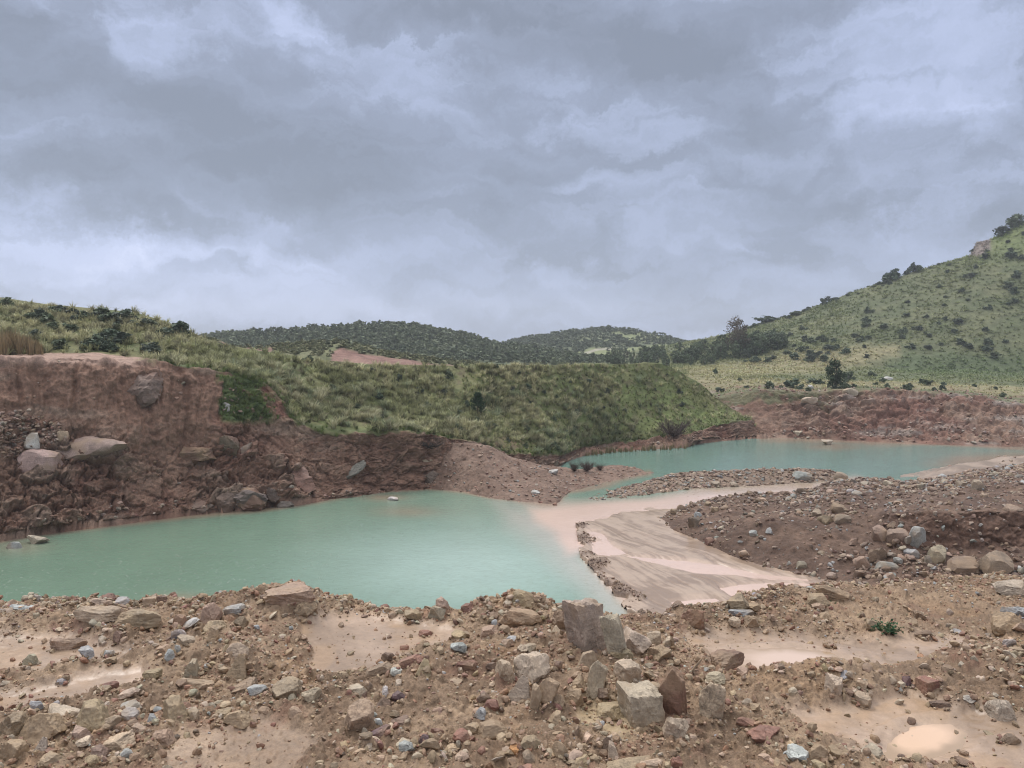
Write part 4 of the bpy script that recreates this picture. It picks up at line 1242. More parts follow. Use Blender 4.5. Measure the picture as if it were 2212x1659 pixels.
R2 = [(1208, 188, 1372, 308, 'y', 'n', 'rounded yellowish clod of rock on the shelf edge above the water'),
      (1345, 224, 1425, 274, 'b', 'n', 'small brown stone touching the rounded yellowish clod'),
      (1552, 243, 1832, 628, 'k', 'c', 'biggest pale block boulder standing upright in the middle of the shelf', 32),
      (1478, 322, 1580, 458, 'd', 'k', 'dark slab showing behind the left side of the biggest block'),
      (1785, 342, 1958, 645, 'k', 'k', 'cracked wedge of rock leaning on the right side of the biggest block', 0, -14),
      (1908, 418, 2112, 615, 't', 's', 'broad tan boulder right of the cracked wedge', 0, 18),
      (2085, 452, 2178, 560, 't', 'k', 'tan block broken off the right end of the broad tan boulder'),
      (1235, 585, 1468, 810, 't', 'k', 'pale fractured boulder split by thin cracks left of the pointed rock', -12),
      (1118, 630, 1250, 800, 't', 'k', 'splintered left part of the pale fractured boulder'),
      (1188, 738, 1340, 915, 't', 'y', 'upright splinter at the front of the pale fractured boulder'),
      (1332, 788, 1415, 982, 't', 'k', 'narrow upright splinter at the foot of the fractured boulder', 0, 6),
      (1398, 748, 1528, 912, 'b', 'a', 'cracked brown lump right of the narrow upright splinter'),
      (1478, 858, 1562, 952, 'b', 'a', 'small brown lump below the cracked brown lump'),
      (1548, 818, 1688, 945, 'b', 'y', 'brown stone half sunk beside the pointed upright rock'),
      (1698, 638, 1842, 900, 't', 'a', 'pointed upright tan rock standing in front of the biggest block'),
      (1642, 578, 1775, 705, 't', 'y', 'tan peaked rock just behind the pointed upright one'),
      (1868, 633, 2058, 812, 't', 'c', 'squared tan block behind the largest pale block of the pile', 20),
      (1892, 768, 2200, 1115, 'k', 'c', 'large pale squared boulder in front of the pile, top tipped to the viewer', 14),
      (1610, 733, 1702, 845, 'b', 's', 'dull slab leaning left of the pointed upright rock', 0, -30),
      (1850, 560, 2000, 660, 'b', 'a', 'jumbled brown rock under the broad tan boulder'),
      (738, 233, 828, 342, 'p', 'a', 'small pink brown spike of rock against the water'),
      (688, 288, 802, 392, 'k', 'k', 'greyish cracked stone under the small spike'),
      (538, 314, 648, 402, 'b', 'a', 'brown stone at the far edge of the central wet patch'),
      (898, 274, 978, 342, 'r', 'k', 'dark reddish block against the water right of the small spike'),
      (1145, 303, 1425, 432, 'b', 's', 'broad flat brown outcrop slab left of the biggest block', 0, 6),
      (1022, 413, 1138, 492, 'p', 's', 'overhanging pinkish slab in front of the broad flat outcrop', 0, -8),
      (1132, 413, 1225, 484, 'b', 'a', 'rounded brown stone beside the overhanging pinkish slab'),
      (832, 524, 938, 598, 'g', 'a', 'bright blue grey stone lying alone on bare mud'),
      (1185, 482, 1262, 530, 'g', 's', 'small light grey slab below the overhanging pinkish slab'),
      (490, 598, 655, 685, 'r', 's', 'reddish purple slab at the lower edge of the central wet patch', 0, -14),
      (388, 588, 498, 664, 'd', 'k', 'dark blocky stone left of the reddish purple slab'),
      (604, 628, 712, 735, 'y', 'y', 'ochre pointed stone in front of the reddish purple slab'),
      (443, 678, 528, 742, 'w', 'n', 'pale grey rounded stone left of the ochre pointed one'),
      (868, 638, 1012, 716, 'r', 's', 'brick red flat rock below the bright blue grey stone', 0, -10),
      (820, 744, 912, 802, 't', 's', 'small tan stone in the gravel below the brick red rock'),
      (186, 788, 302, 885, 't', 'a', 'tan capped stone in the gravel under the mud plastered boulder'),
      (138, 888, 348, 1108, 'b', 'n', 'mud crusted rounded boulder with an undercut base in open gravel'),
      (318, 1048, 452, 1136, 'v', 's', 'dark purple slab with a glossy wet face', 0, -22),
      (452, 988, 568, 1060, 'd', 's', 'dark brown flat stone right of the mud crusted boulder'),
      (984, 1018, 1230, 1150, 'b', 'y', 'wide layered brown rock with a sloping back in the central gravel'),
      (845, 1072, 972, 1170, 'r', 'n', 'crumbly dark red clod left of the wide layered rock'),
      (628, 1112, 698, 1184, 'v', 'k', 'small dark purple cube of rock'),
      (502, 1150, 604, 1235, 'g', 'a', 'light blue grey stone at the bottom of the central gravel'),
      (1208, 1174, 1274, 1250, 'o', 'k', 'bright orange brown stone at the bottom of the gravel'),
      (1280, 1114, 1415, 1226, 'b', 'a', 'brown angular rock right of the bright orange stone'),
      (1432, 1204, 1508, 1264, 'k', 'y', 'grey brown pointed stone near the lower edge of the view'),
      (1482, 1158, 1575, 1260, 'b', 'n', 'rounded brown stone right of the grey brown pointed one'),
      (1786, 1130, 1868, 1235, 'd', 'y', 'dark brown shard standing on edge beside a paler shard'),
      (1836, 1152, 1915, 1296, 't', 'y', 'pale shard standing on edge beside a dark brown shard'),
      (1588, 1238, 1745, 1345, 'b', 'y', 'broad tan rock cut off by the lower edge of the view'),
      (1798, 1262, 2195, 1370, 'b', 's', 'longest flat slab at the lower edge of the view'),
      (1765, 902, 1965, 1034, 'y', 'n', 'soft ochre boulder left of the large pale squared boulder'),
      (1002, 843, 1090, 914, 'd', 'n', 'dark rounded stone left of the splinters of the fractured boulder'),
      (456, 834, 555, 900, 'v', 'a', 'dull purple stone right of a thin pale upright stone'),
      (388, 804, 442, 892, 'w', 'y', 'thin pale grey stone standing upright in the gravel'),
      (984, 938, 1064, 1018, 'g', 'y', 'pale greenish grey rock above the wide layered rock'),
      (838, 443, 935, 508, 'b', 'k', 'tan brown cube of rock in the middle of the shelf'),
      (630, 444, 720, 492, 'r', 's', 'flat dark stone right of the central wet patch'),
      (1046, 888, 1145, 966, 'r', 'n', 'soft red brown clod under the splinters of the fractured boulder'),
      (1490, 643, 1558, 708, 'd', 'a', 'small dark stone between the fractured boulder and the tan peaked rock'),
      (278, 650, 462, 744, 'b', 's', 'tan crumbling slab along the lower edge of the central wet patch', 0, -12),
      (2090, 540, 2212, 650, 'b', 'k', 'brown block with a dark hollow under the broken off tan block')]
R3 = [(95, 610, 268, 925, 'r', 'a', 'tall red boulder right of the large pale squared boulder'),
      (338, 700, 494, 960, 't', 'k', 'upright tan slab of rock with a pointed top right of the tall red boulder', 10),
      (403, 513, 600, 645, 'd', 'a', 'dark cracked boulder at the left end of the larger puddle'),
      (498, 188, 634, 296, 'b', 'k', 'brown squared block at the edge above the mud flat'),
      (1010, 143, 1222, 244, 'b', 's', 'layered brown slab boulder on the right bank', 0, 4),
      (962, 190, 1095, 274, 'b', 'n', 'rounded brown boulder tucked under the layered slab boulder'),
      (238, 280, 380, 408, 'r', 'k', 'reddish purple block at the edge left of the brown squared block'),
      (596, 320, 690, 406, 'b', 'k', 'small brown cube of rock in front of the brown squared block'),
      (508, 284, 656, 328, 'g', 's', 'flat dark grey stone in front of the brown squared block'),
      (1582, 668, 1724, 800, 'r', 'c', 'rust brown squared stone at the edge of the lower right mud'),
      (1232, 752, 1334, 860, 'p', 'k', 'grey pink block on the front of the ridge between the puddles'),
      (1058, 654, 1170, 784, 't', 'y', 'tan upright rock on the ridge behind the grey pink block'),
      (822, 768, 925, 838, 'd', 'y', 'dark peaked stone on the front of the ridge between the puddles'),
      (1238, 690, 1316, 752, 'p', 's', 'pinkish stone perched above the grey pink block'),
      (1128, 634, 1210, 690, 'g', 'a', 'pale grey stone on the ridge beside the larger puddle'),
      (1978, 803, 2185, 955, 't', 'n', 'smooth pale tan boulder buried in mud at the lower right'),
      (2022, 290, 2230, 455, 'b', 'a', 'big brown boulder topped with grey rock at the right edge of the view'),
      (2080, 268, 2230, 345, 'g', 's', 'pale grey slab capping the big brown boulder at the right edge'),
      (2082, 455, 2168, 515, 'g', 's', 'blue grey stone under the big boulder at the right edge'),
      (2120, 498, 2216, 545, 'p', 's', 'pinkish slab below the blue grey stone at the right edge'),
      (622, 948, 805, 1065, 'r', 'a', 'red boulder lying low in the mud near the lower edge'),
      (848, 1060, 976, 1160, 'w', 's', 'white and grey slab tilted up near the lower edge of the view', 0, 22),
      (968, 1058, 1080, 1165, 'b', 'a', 'brown rock right of the white and grey slab'),
      (1082, 1062, 1200, 1155, 'b', 'k', 'second brown rock along, right of the white and grey slab'),
      (552, 903, 668, 966, 'r', 's', 'small red slab above the low red boulder', 0, 8),
      (700, 1066, 790, 1150, 'b', 'y', 'tan peaked stone left of the white and grey slab'),
      (128, 905, 285, 1050, 't', 's', 'tan slab at the foot of the large pale squared boulder', 0, 16),
      (1508, 668, 1566, 745, 'v', 'k', 'small purple block left of the rust brown squared stone'),
      (1480, 728, 1516, 770, 'g', 'a', 'small blue grey stone below the small purple block'),
      (1862, 768, 1938, 825, 'g', 'a', 'pale blue grey stone right of the rust brown squared stone'),
      (1666, 806, 1792, 860, 'd', 's', 'flat dark crust of rock under the rust brown squared stone'),
      (2066, 1000, 2200, 1075, 'd', 'n', 'dark muddy clod at the right end of the nearest puddle'),
      (1552, 290, 1646, 345, 'b', 's', 'tan slab on the right bank below the layered boulder', 0, 14),
      (2025, 110, 2230, 215, 't', 's', 'wide tan boulder with a dark underside high on the right bank'),
      (175, 440, 200, 520, 'b', 'k', 'small upright stone at the right end of the boulder pile'),
      (258, 568, 345, 680, 'b', 's', 'thin dark slab leaning between the pile and the dark cracked boulder', 0, 40),
      (375, 640, 495, 730, 't', 'a', 'tan stone in front of the dark cracked boulder'),
      (556, 610, 634, 672, 'p', 's', 'pinkish stone at the near left rim of the larger puddle'),
      (1170, 735, 1232, 790, 'd', 'k', 'dark little block left of the grey pink block'),
      (1030, 595, 1100, 655, 'y', 'y', 'ochre stone on the rim of the larger puddle'),
      (782, 594, 836, 640, 'd', 'k', 'dark little block on the near rim of the larger puddle'),
      (130, 440, 196, 520, 't', 'k', 'tan block behind the right end of the boulder pile'),
      (48, 500, 180, 600, 'b', 'a', 'brown broken rock in the right end of the boulder pile'),
      (0, 1140, 135, 1215, 'p', 's', 'pinkish rock at the lower edge below the tan slab'),
      (170, 1130, 245, 1215, 'r', 's', 'small dark red stone at the lower edge', 0, 35),
      (1810, 1130, 1930, 1200, 'd', 's', 'dark slab at the near rim of the nearest puddle', 0, 20),
      (1480, 1115, 1535, 1150, 'd', 'k', 'small dark block beside the nearest puddle'),
      (1575, 405, 1680, 445, 'd', 's', 'low flat stone on the upper right wet mud'),
      (1800, 395, 1862, 432, 'g', 's', 'narrow grey stone stranded on the upper right wet mud'),
      (1612, 438, 1655, 462, 'r', 'k', 'little dark red stone stranded on the upper right wet mud'),
      (1075, 485, 1120, 508, 'r', 's', 'little dark stone lying above the larger puddle')]
for zm, tab in ((Z1, R1), (Z2, R2), (Z3, R3)):
    for r in tab:
        kw = {}
        if len(r) > 7 and r[7]:
            kw['yaw'] = r[7]
        if len(r) > 8:
            kw['tilt'] = r[8]
        rz(zm, *r[:7], **kw)

# soil washed up round the stones of the shelf
gx, gy, gz_ = FS.G[..., 0], FS.G[..., 1], FS.G[..., 2]
lump = 0.6 + 0.8 * fbm(FS.base * 4.0 + 77, 3)
lift = np.zeros_like(gz_)
for (lc, sc_, yw_) in SHELF:
    ca_, sa_ = math.cos(yw_), math.sin(yw_)
    dx_, dy_ = gx - lc[0], gy - lc[1]
    a_ = (dx_ * ca_ + dy_ * sa_) / (0.5 * sc_[0])
    b_ = (-dx_ * sa_ + dy_ * ca_) / (0.5 * sc_[1])
    dd_ = np.sqrt(a_ * a_ + b_ * b_)
    lift = np.maximum(lift, 0.09 * sc_[2] * np.exp(-(np.maximum(dd_ - 0.85, 0) / 0.32) ** 2) * lump)
lift *= (1 - 0.5 * FS.mud) * (FS.S > 1.5) * (FS.S < 4.0)
FS.G[..., 2] += lift
bpy.data.objects['foreground'].data.vertices.foreach_set('co', FS.G.astype(np.float32).ravel())
bpy.data.objects['foreground'].data.update()

# the mound, its foot and the causeway
R4 = [(1590, 395, 1712, 500, 'p', 'a', 'biggest brown boulder low on the gravel mound, next to a blue grey slab', 'M'),
      (1690, 388, 1772, 500, 'g', 's', 'blue grey slab leaning on the biggest boulder of the gravel mound', 'M'),
      (1865, 522, 2012, 615, 'p', 'k', 'big brown boulder at the foot of the mound, left of a second one', 'M'),
      (2008, 508, 2168, 622, 'p', 'k', 'big brown boulder farthest right at the foot of the mound', 'M'),
      (1438, 523, 1522, 590, 'p', 's', 'pink brown slab tilted at the front foot of the mound', 'M'),
      (1515, 488, 1595, 545, 'b', 'a', 'brown boulder just behind the tilted slab at the mound foot', 'M'),
      (1525, 388, 1608, 465, 'p', 'k', 'brown block left of the biggest boulder of the mound', 'M'),
      (1283, 338, 1355, 384, 'b', 'a', 'brown rock in the middle of the mound crest, left of a paler one', 'M'),
      (1358, 333, 1434, 380, 't', 'a', 'paler tan rock in the middle of the mound crest', 'M'),
      (1254, 308, 1302, 348, 't', 'k', 'tan block above the pair of rocks on the mound crest', 'M'),
      (773, 438, 822, 480, 'r', 'k', 'dark red stone alone on the left foot of the mound', 'M'),
      (698, 348, 754, 398, 'd', 'a', 'dark rock on the left shoulder of the mound', 'M'),
      (1664, 488, 1744, 534, 'g', 's', 'blue grey stone below the blue grey slab on the mound', 'M'),
      (1538, 548, 1655, 596, 'g', 'k', 'blue grey block in the rubble right of the tilted slab', 'M'),
      (1575, 598, 1645, 650, 'p', 's', 'pink slab in the rubble at the very foot of the mound', 'M'),
      (1778, 478, 1862, 565, 't', 'k', 'tan block between the biggest boulder and the pair at the mound foot', 'M'),
      (1975, 178, 2040, 232, 't', 'n', 'pale rounded boulder on top of the mound at the right', 'M'),
      (2112, 288, 2215, 350, 'p', 's', 'wide brown rock above the undercut earth wall', 'M'),
      (1185, 216, 1232, 245, 'd', 'k', 'dark block at the back of the mound crest beside the channel', 'M'),
      (1345, 285, 1425, 335, 'b', 'a', 'brown rock above the paler tan one on the mound crest', 'M'),
      (1595, 365, 1660, 410, 'd', 's', 'dark slab above the biggest boulder of the mound', 'M'),
      (1185, 545, 1235, 582, 'k', 'k', 'grey brown block at the front foot of the mound near the orange trickle', 'M'),
      (972, 405, 1010, 435, 'g', 's', 'small blue grey slab on the left face of the mound', 'M'),
      (960, 228, 1002, 250, 'd', 'k', 'dark stone at the left end of the mound crest', 'M'),
      (1760, 520, 1800, 565, 'k', 'y', 'grey brown shard beside the tan block at the mound foot', 'M'),
      (1165, 140, 1258, 190, 'g', 'a', 'dark blue grey boulder on the rubble causeway', 'C'),
      (1355, 143, 1420, 186, 't', 'n', 'pale tan boulder at the right end of the causeway', 'C'),
      (798, 184, 845, 210, 't', 'a', 'pale rock at the waterline of the causeway', 'C'),
      (885, 190, 925, 213, 'k', 'k', 'grey brown block at the waterline of the causeway', 'C')]
for r in R4:
    r = r[:4] + (tuple(np.array(COLS[r[4]]) * (0.72 if r[4] != 'g' else 0.85)),) + r[5:]
    rz(Z4, *r[:7], on=(r[7], 'W'), pool=POOLFAR)

# the high wall on the left
R5 = [(140, 850, 500, 1065, 'p', 's', 'great pinkish slab jutting from the high wall like a ledge', 1, -8),
      (430, 735, 1042, 940, 'p', 's', 'long broken ledge of rock running on from the jutting slab', 1, -8),
      (200, 712, 332, 842, 'w', 'y', 'pale grey boulder perched on the jutting slab', 0, 0),
      (335, 718, 518, 852, 'p', 'a', 'striped pink and grey boulder in the middle on the jutting slab', 0, 0),
      (470, 698, 578, 790, 'p', 'k', 'pink block behind the striped boulder on the ledge', 0, 0),
      (310, 555, 370, 610, 'b', 'k', 'brown stone at the top of the scree on the high wall', 0, 0),
      (1020, 195, 1362, 515, 'k', 'a', 'grey brown outcrop of layered rock high in the red wall', 1, -35),
      (1470, 820, 1790, 985, 'b', 'k', 'orange brown rock outcrop in the middle of the red wall', 1, 0),
      (1780, 735, 1985, 915, 'k', 'a', 'grey topped outcrop right of the orange brown one', 1, 0),
      (1945, 790, 2085, 935, 't', 's', 'pale slab sloping down the wall right of the grey topped outcrop', 1, 40),
      (1540, 1260, 1770, 1395, 'k', 'a', 'grey pink rock face at the waterline under the wall', 1, 0),
      (1750, 1190, 1990, 1385, 'k', 'a', 'crumbling brown grey rock face at the waterline', 1, 0),
      (1935, 1165, 2215, 1375, 'b', 'k', 'bulky brown rock face at the waterline, right of the crumbling one', 1, 20),
      (1838, 470, 1915, 545, 'w', 'k', 'pale stone on the slumped green patch', 0, 0),
      (50, 1618, 190, 1680, 'g', 'y', 'grey rock in the water nearest the left edge of the view', 0, 0),
      (235, 1562, 412, 1642, 'k', 'a', 'pale brown rock breaking the water right of the grey one', 0, 0)]
for r in R5:
    emb = r[7]
    if emb:
        r = r[:4] + ({'p': (.36, .26, .21), 'k': (.175, .128, .094), 'b': (.23, .155, .105), 't': (.28, .215, .17)}[r[4]],) + r[5:]
    rz(Z5, *r[:7], on=('L', 'W'), pool=POOLOUT if emb and r[5] != 's' else POOLFAR, embed=bool(emb), tilt=r[8],
       cat='outcrop' if emb else 'rock', name='rock_outcrop' if emb else 'rock', yaw=(0 if emb else None))
ZC = (460.8, 748.9, .36456)
for r in [(110, 835, 320, 985, 'k', 'a', 'dark grey rock face at the waterline with a flat front'), (310, 835, 390, 925, 'd', 'k', 'small dark outcrop right of the flat fronted rock face'),
          (425, 720, 610, 870, 'b', 'y', 'brown buttress of rock low in the wall below the grass'), (740, 680, 905, 800, 'g', 's', 'blue grey streak of rock in the wall under the grassy slope', 0, -30),
          (1235, 735, 1335, 838, 'd', 'a', 'dark striped rock where the gravel heap meets the wall'), (360, 905, 480, 968, 'k', 's', 'low slab of rock at the waterline right of the rock faces')]:
    r = r[:4] + ({'k': (.19, .15, .125), 'd': (.14, .10, .08), 'b': (.21, .13, .09), 'g': (.20, .19, .165)}[r[4]],) + r[5:]
    rz(ZC, *r[:7], on=('L', 'H', 'W'), pool=POOLOUT, embed=True, cat='outcrop', name='rock_outcrop', tilt=(r[8] if len(r) > 8 else 0), yaw=0)
for r in [(1030, 888, 1095, 912, 'w', 'n', 'tiny pale islet of stone in the middle of the near water'), (2010, 922, 2038, 942, 'r', 'n', 'small red stone standing in the water off the spit'),
          (1985, 728, 2045, 758, 'w', 'k', 'pale stone on the spit beside the dry bushes'), (1885, 850, 1935, 876, 'w', 's', 'pale slab at the waterline of the gravel heap'),
          (48, 330, 100, 360, 'w', 's', 'flat pale stone on the slumped green patch'), (1235, 660, 1300, 685, 'k', 's', 'grey stone under the dead branches on the wall')]:
    rz(ZC, *r[:7], on=('L', 'H', 'W'), pool=POOLFAR)
ZR = (1382.4, 432, .375)
for r in [(1045, 1380, 1112, 1412, 'k', 'a', 'heap of grey stone islet in the far pond'), (1165, 1085, 1258, 1130, 't', 's', 'pale rock under the lone bushy pine on the far rim'),
          (1170, 1008, 1210, 1035, 'w', 'n', 'whitish boulder beside the lone bushy pine on the far rim'), (965, 1065, 1000, 1092, 'w', 'k', 'pale angular stone on the far rim left of the pine'),
          (930, 1135, 1025, 1172, 't', 's', 'tilted pale slab at the top of the far wall'), (880, 1330, 935, 1362, 'k', 'a', 'grey brown rock at the foot of the far wall'),
          (1390, 1015, 1460, 1042, 'g', 's', 'low dark grey slab on the plateau above the far wall')]:
    rz(ZR, *r[:7], on=('R', 'W'), pool=POOLFAR)

# stones without a face of their own: small ones strewn over the shelf, and over the mound
rng = np.random.default_rng(11)
wgt = (1 - FS.mud) * (FS.S > 2.0) * (FS.S < 3.98) * (FS.U > -10) * (FS.U < 2222)
pts, rr_, cc_ = FS.sample(rng, 62, wgt, 0.8)
for p in pts:
    kind = 'aaksyn'[int(rng.integers(6))]
    o = bpy.data.objects.new('rock', POOL[kind][int(rng.integers(len(POOL[kind])))])
    COL.objects.link(o)
    s_ = rng.uniform(0.10, 0.19)
    o.scale = (s_ * rng.uniform(.9, 1.4), s_ * rng.uniform(.8, 1.2), s_ * rng.uniform(.6, .95))
    o.location = (p[0], p[1], p[2] + 0.25 * o.scale[2])
    o.rotation_euler = (rng.normal(0, .2), rng.normal(0, .2), rng.uniform(0, 6.28))
    ck = 'bbbbpprddtk'[int(rng.integers(11))]
    o.color = tuple(np.array(COLS[ck]) * rng.uniform(.85, 1.15)) + (1,)
    tag(o, 'one of the small brownish stones lying loose in the shelf rubble', 'rock', 'small loose stones on the shelf')
wgt = (MS.S > 1.0) * (MS.S < 4.0) * (MS.U < 2230) * (0.15 + sstep(0.0, 0.5, fbm(MS.base * 0.12 + 5, 3)) + 1.5 * sstep(3.3, 3.9, MS.S) + 1.5 * sstep(1750, 1900, MS.U) * sstep(2.0, 1.3, MS.S))
pts, rr_, cc_ = MS.sample(rng, 34, wgt, 0.8)
for p in pts:
    kind = 'aaksy'[int(rng.integers(5))]
    o = bpy.data.objects.new('rock', POOLFAR[kind][int(rng.integers(len(POOLFAR[kind])))])
    COL.objects.link(o)
    s_ = rng.uniform(0.6, 1.1)
    o.scale = (s_ * rng.uniform(.9, 1.4), s_, s_ * rng.uniform(.6, .95))
    o.location = (p[0], p[1], p[2] + 0.2 * o.scale[2])
    o.rotation_euler = (rng.normal(0, .2), rng.normal(0, .2), rng.uniform(0, 6.28))
    ck = 'bbptkgd'[int(rng.integers(7))]
    o.color = tuple(np.array(COLS[ck]) * rng.uniform(.85, 1.15)) + (1,)
    tag(o, 'one of the mid sized stones scattered over the gravel mound', 'rock', 'stones scattered over the gravel mound')

# ------------------------------------------------------------------ loose stones too many to count
STONE_PROTO = {1: [rock_shape(900 + i, 1, 'aksyn'[i % 5]) for i in range(10)], 2: [rock_shape(930 + i, 2, 'aksyn'[i % 5]) for i in range(10)]}
PALETTE = np.array([COLS[c] for c in 'bbbbbbppprrddttkkg'])


def rots(rng, n, tilt=0.35):
    a, b, c = rng.normal(0, tilt, n), rng.normal(0, tilt, n), rng.uniform(0, 6.283, n)
    ca, sa, cb, sb, cc, sc = np.cos(a), np.sin(a), np.cos(b), np.sin(b), np.cos(c), np.sin(c)
    R = np.zeros((n, 3, 3))
    R[:, 0, 0], R[:, 0, 1], R[:, 0, 2] = cc * cb, cc * sb * sa - sc * ca, cc * sb * ca + sc * sa
    R[:, 1, 0], R[:, 1, 1], R[:, 1, 2] = sc * cb, sc * sb * sa + cc * ca, sc * sb * ca - cc * sa
    R[:, 2, 0], R[:, 2, 1], R[:, 2, 2] = -sb, cb * sa, cb * ca
    return R


def strew(rng, pts, size, sub, palette=PALETTE, lift=0.18, flat=(0.5, 0.9), tint=0.12, tilt=0.35):
    """One soup of stones: returns vertices, triangles, colours."""
    n = len(pts)
    which = rng.integers(0, 10, n)
    sc = np.stack([size * rng.uniform(.9, 1.5, n), size * rng.uniform(.8, 1.2, n), size * rng.uniform(*flat, n)], 1)
    R = rots(rng, n, tilt)
    col = palette[rng.integers(0, len(palette), n)] * (1 + rng.normal(0, tint, (n, 1))) * (1 + rng.normal(0, .03, (n, 3)))
    VV_, FF_, CC_, base = [], [], [], 0
    for k in range(10):
        ix = np.where(which == k)[0]
        if not len(ix):
            continue
        q, f = STONE_PROTO[sub][k]
        v = np.einsum('nij,nkj->nki', R[ix], q[None] * sc[ix][:, None, :]) + pts[ix][:, None, :] + np.array([0, 0, 1.0]) * (lift * sc[ix][:, 2])[:, None, None]
        VV_.append(v.reshape(-1, 3))
        FF_.append((f[None] + base + (np.arange(len(ix)) * len(q))[:, None, None]).reshape(-1, 3))
        CC_.append(np.repeat(np.clip(col[ix], .02, .9), len(q), 0))
        base += len(ix) * len(q)
    return np.concatenate(VV_), np.concatenate(FF_), np.concatenate(CC_)


def soup(name, parts, mat, label, cat, smooth=False):
    b, Vs, Fs_, Cs = 0, [], [], []
    for v, f, c in parts:
        Vs.append(v)
        Fs_.append(f + b)
        Cs.append(c)
        b += len(v)
    o = put(name, mesh_from(name, np.concatenate(Vs), np.concatenate(Fs_), {'col': np.concatenate(Cs)}, smooth=smooth), mat)
    tag(o, label, cat, kind='stuff')
    return o


rng = np.random.default_rng(21)
inview = (FS.S > 1.85) * (FS.S < 4.25) * (FS.U > -60) * (FS.U < 2270)
beside = (FS.S > 1.6) * (FS.S < 4.1) * (((FS.U > -600) & (FS.U <= -60)) | ((FS.U >= 2270) & (FS.U < 2850)))
clump = 0.25 + sstep(-0.25, 0.4, fbm(FS.base * 0.9 + 3, 3))
w = inview * clump * (1 - 0.88 * np.clip(FS.mud, 0, 1)) * (1 + 2.0 * sstep(3.75, 3.95, FS.S))
SOIL = np.array([(.27, .185, .115), (.31, .215, .135), (.23, .15, .092), (.22, .125, .078), (.27, .155, .095), (.35, .25, .16)])
TANS = np.array([COLS[c] for c in 'bbbbpptkkdr'])
MIXP = np.concatenate([TANS, SOIL, SOIL, [COLS['g'], COLS['k']]])
parts = []
p, _, _ = FS.sample(rng, 4200, w, 0.8)
parts.append(strew(rng, p, 0.030 + 0.075 * rng.random(len(p)) ** 2.4, 2, MIXP, tilt=0.6))
w7 = w * sstep(-0.05, 0.4, fbm(FS.base * 0.7 + 90, 3))
p, _, _ = FS.sample(rng, 900, w7, 0.8)
parts.append(strew(rng, p, 0.055 + 0.075 * rng.random(len(p)) ** 1.5, 2, TANS, 0.1, (0.35, 0.8), 0.15, 0.7))
p, _, _ = FS.sample(rng, 17000, w, 0.8)
parts.append(strew(rng, p, 0.014 + 0.030 * rng.random(len(p)) ** 1.8, 1, MIXP))
p, _, _ = FS.sample(rng, 24000, w * (0.3 + sstep(0.0, 0.4, fbm(FS.base * 1.6 + 40, 3))), 0.7)
parts.append(strew(rng, p, 0.008 + 0.014 * rng.random(len(p)) ** 1.5, 1, SOIL))
p, _, _ = FS.sample(rng, 3600, beside * (0.3 + clump) * (1 - 0.9 * np.clip(FS.mud, 0, 1)), 0.9)
parts.append(strew(rng, p, 0.018 + 0.10 * rng.random(len(p)) ** 2.6, 1, MIXP, tilt=0.6))
ring_ = []
for (lc, sc_, yw_) in SHELF:
    k_ = int(rng.integers(8, 18))
    an = rng.uniform(0, 6.283, k_)
    rd_ = rng.uniform(0.92, 1.45, k_) * 0.5
    for a1, r1 in zip(an, rd_):
        px1, py1 = lc[0] + r1 * sc_[0] * math.cos(a1), lc[1] + r1 * max(sc_[1], 0.7 * sc_[0]) * math.sin(a1)
        z1 = gz(px1, py1, 'F')
        if z1 is not None and py1 < 17:
            ring_.append((px1, py1, z1 + 0.01))
ring_ = np.array(ring_)
parts.append(strew(rng, ring_, 0.018 + 0.06 * rng.random(len(ring_)) ** 2, 1, np.concatenate([TANS, SOIL]), 0.25, tilt=0.6))
soup('gravel', parts, M_STONE, 'loose gravel, chips and clods strewn over the muddy shelf', 'gravel')

rng = np.random.default_rng(22)
MUDP = np.array([(.16, .105, .075), (.19, .125, .09), (.24, .165, .12), (.27, .195, .145), (.23, .19, .155), (.27, .27, .255), (.14, .09, .065), (.33, .25, .19)])
w = (MS.S > 0.98) * (MS.S < 4.2) * (MS.U < 2600) * (0.6 + 1.5 * sstep(-0.1, 0.5, fbm(MS.base * 0.25 + 5, 3)) + 2.5 * sstep(3.2, 3.9, MS.S) + 2.5 * sstep(1780, 1900, MS.U) * sstep(2.1, 1.5, MS.S) + 1.5 * sstep(1.25, 1.0, MS.S))
p, _, _ = MS.sample(rng, 10500, w)
q, _, _ = MS.sample(rng, 1300, w * (MS.S > 3.2) + 1.5 * w * (MS.U > 1750) * (MS.S < 2.2) + 0.15 * w)
parts = [strew(rng, p, 0.12 + 0.32 * rng.random(len(p)) ** 2.2, 1, MUDP, tilt=0.6), strew(rng, q, 0.28 + 0.50 * rng.random(len(q)) ** 2, 2, MUDP)]
p, _, _ = CS.sample(rng, 1500, (CS.S > 0.95) * (CS.S < 2.6) * (CS.U > 1275))
parts.append(strew(rng, p, 0.16 + 0.42 * rng.random(len(p)) ** 2.2, 1, MUDP))
p, _, _ = BS.sample(rng, 420, (BS.S > 0.3) * (BS.S < 1.1) * (0.1 + (BS.U > 2150)))
parts.append(strew(rng, p, 0.2 + 0.45 * rng.random(len(p)) ** 2, 1, MUDP))
# the crumbling lip of the mud flat
k = rng.choice(berm.size, 650, p=(berm ** 2 / (berm ** 2).sum()).ravel())
parts.append(strew(rng, MB.reshape(-1, 3)[k], 0.05 + 0.20 * rng.random(650) ** 3, 1, MUDP[[0, 1, 2, 6]]))
soup('rubble', parts, M_STONEFAR, 'broken stone covering the gravel mound, causeway and mud edge', 'rubble')

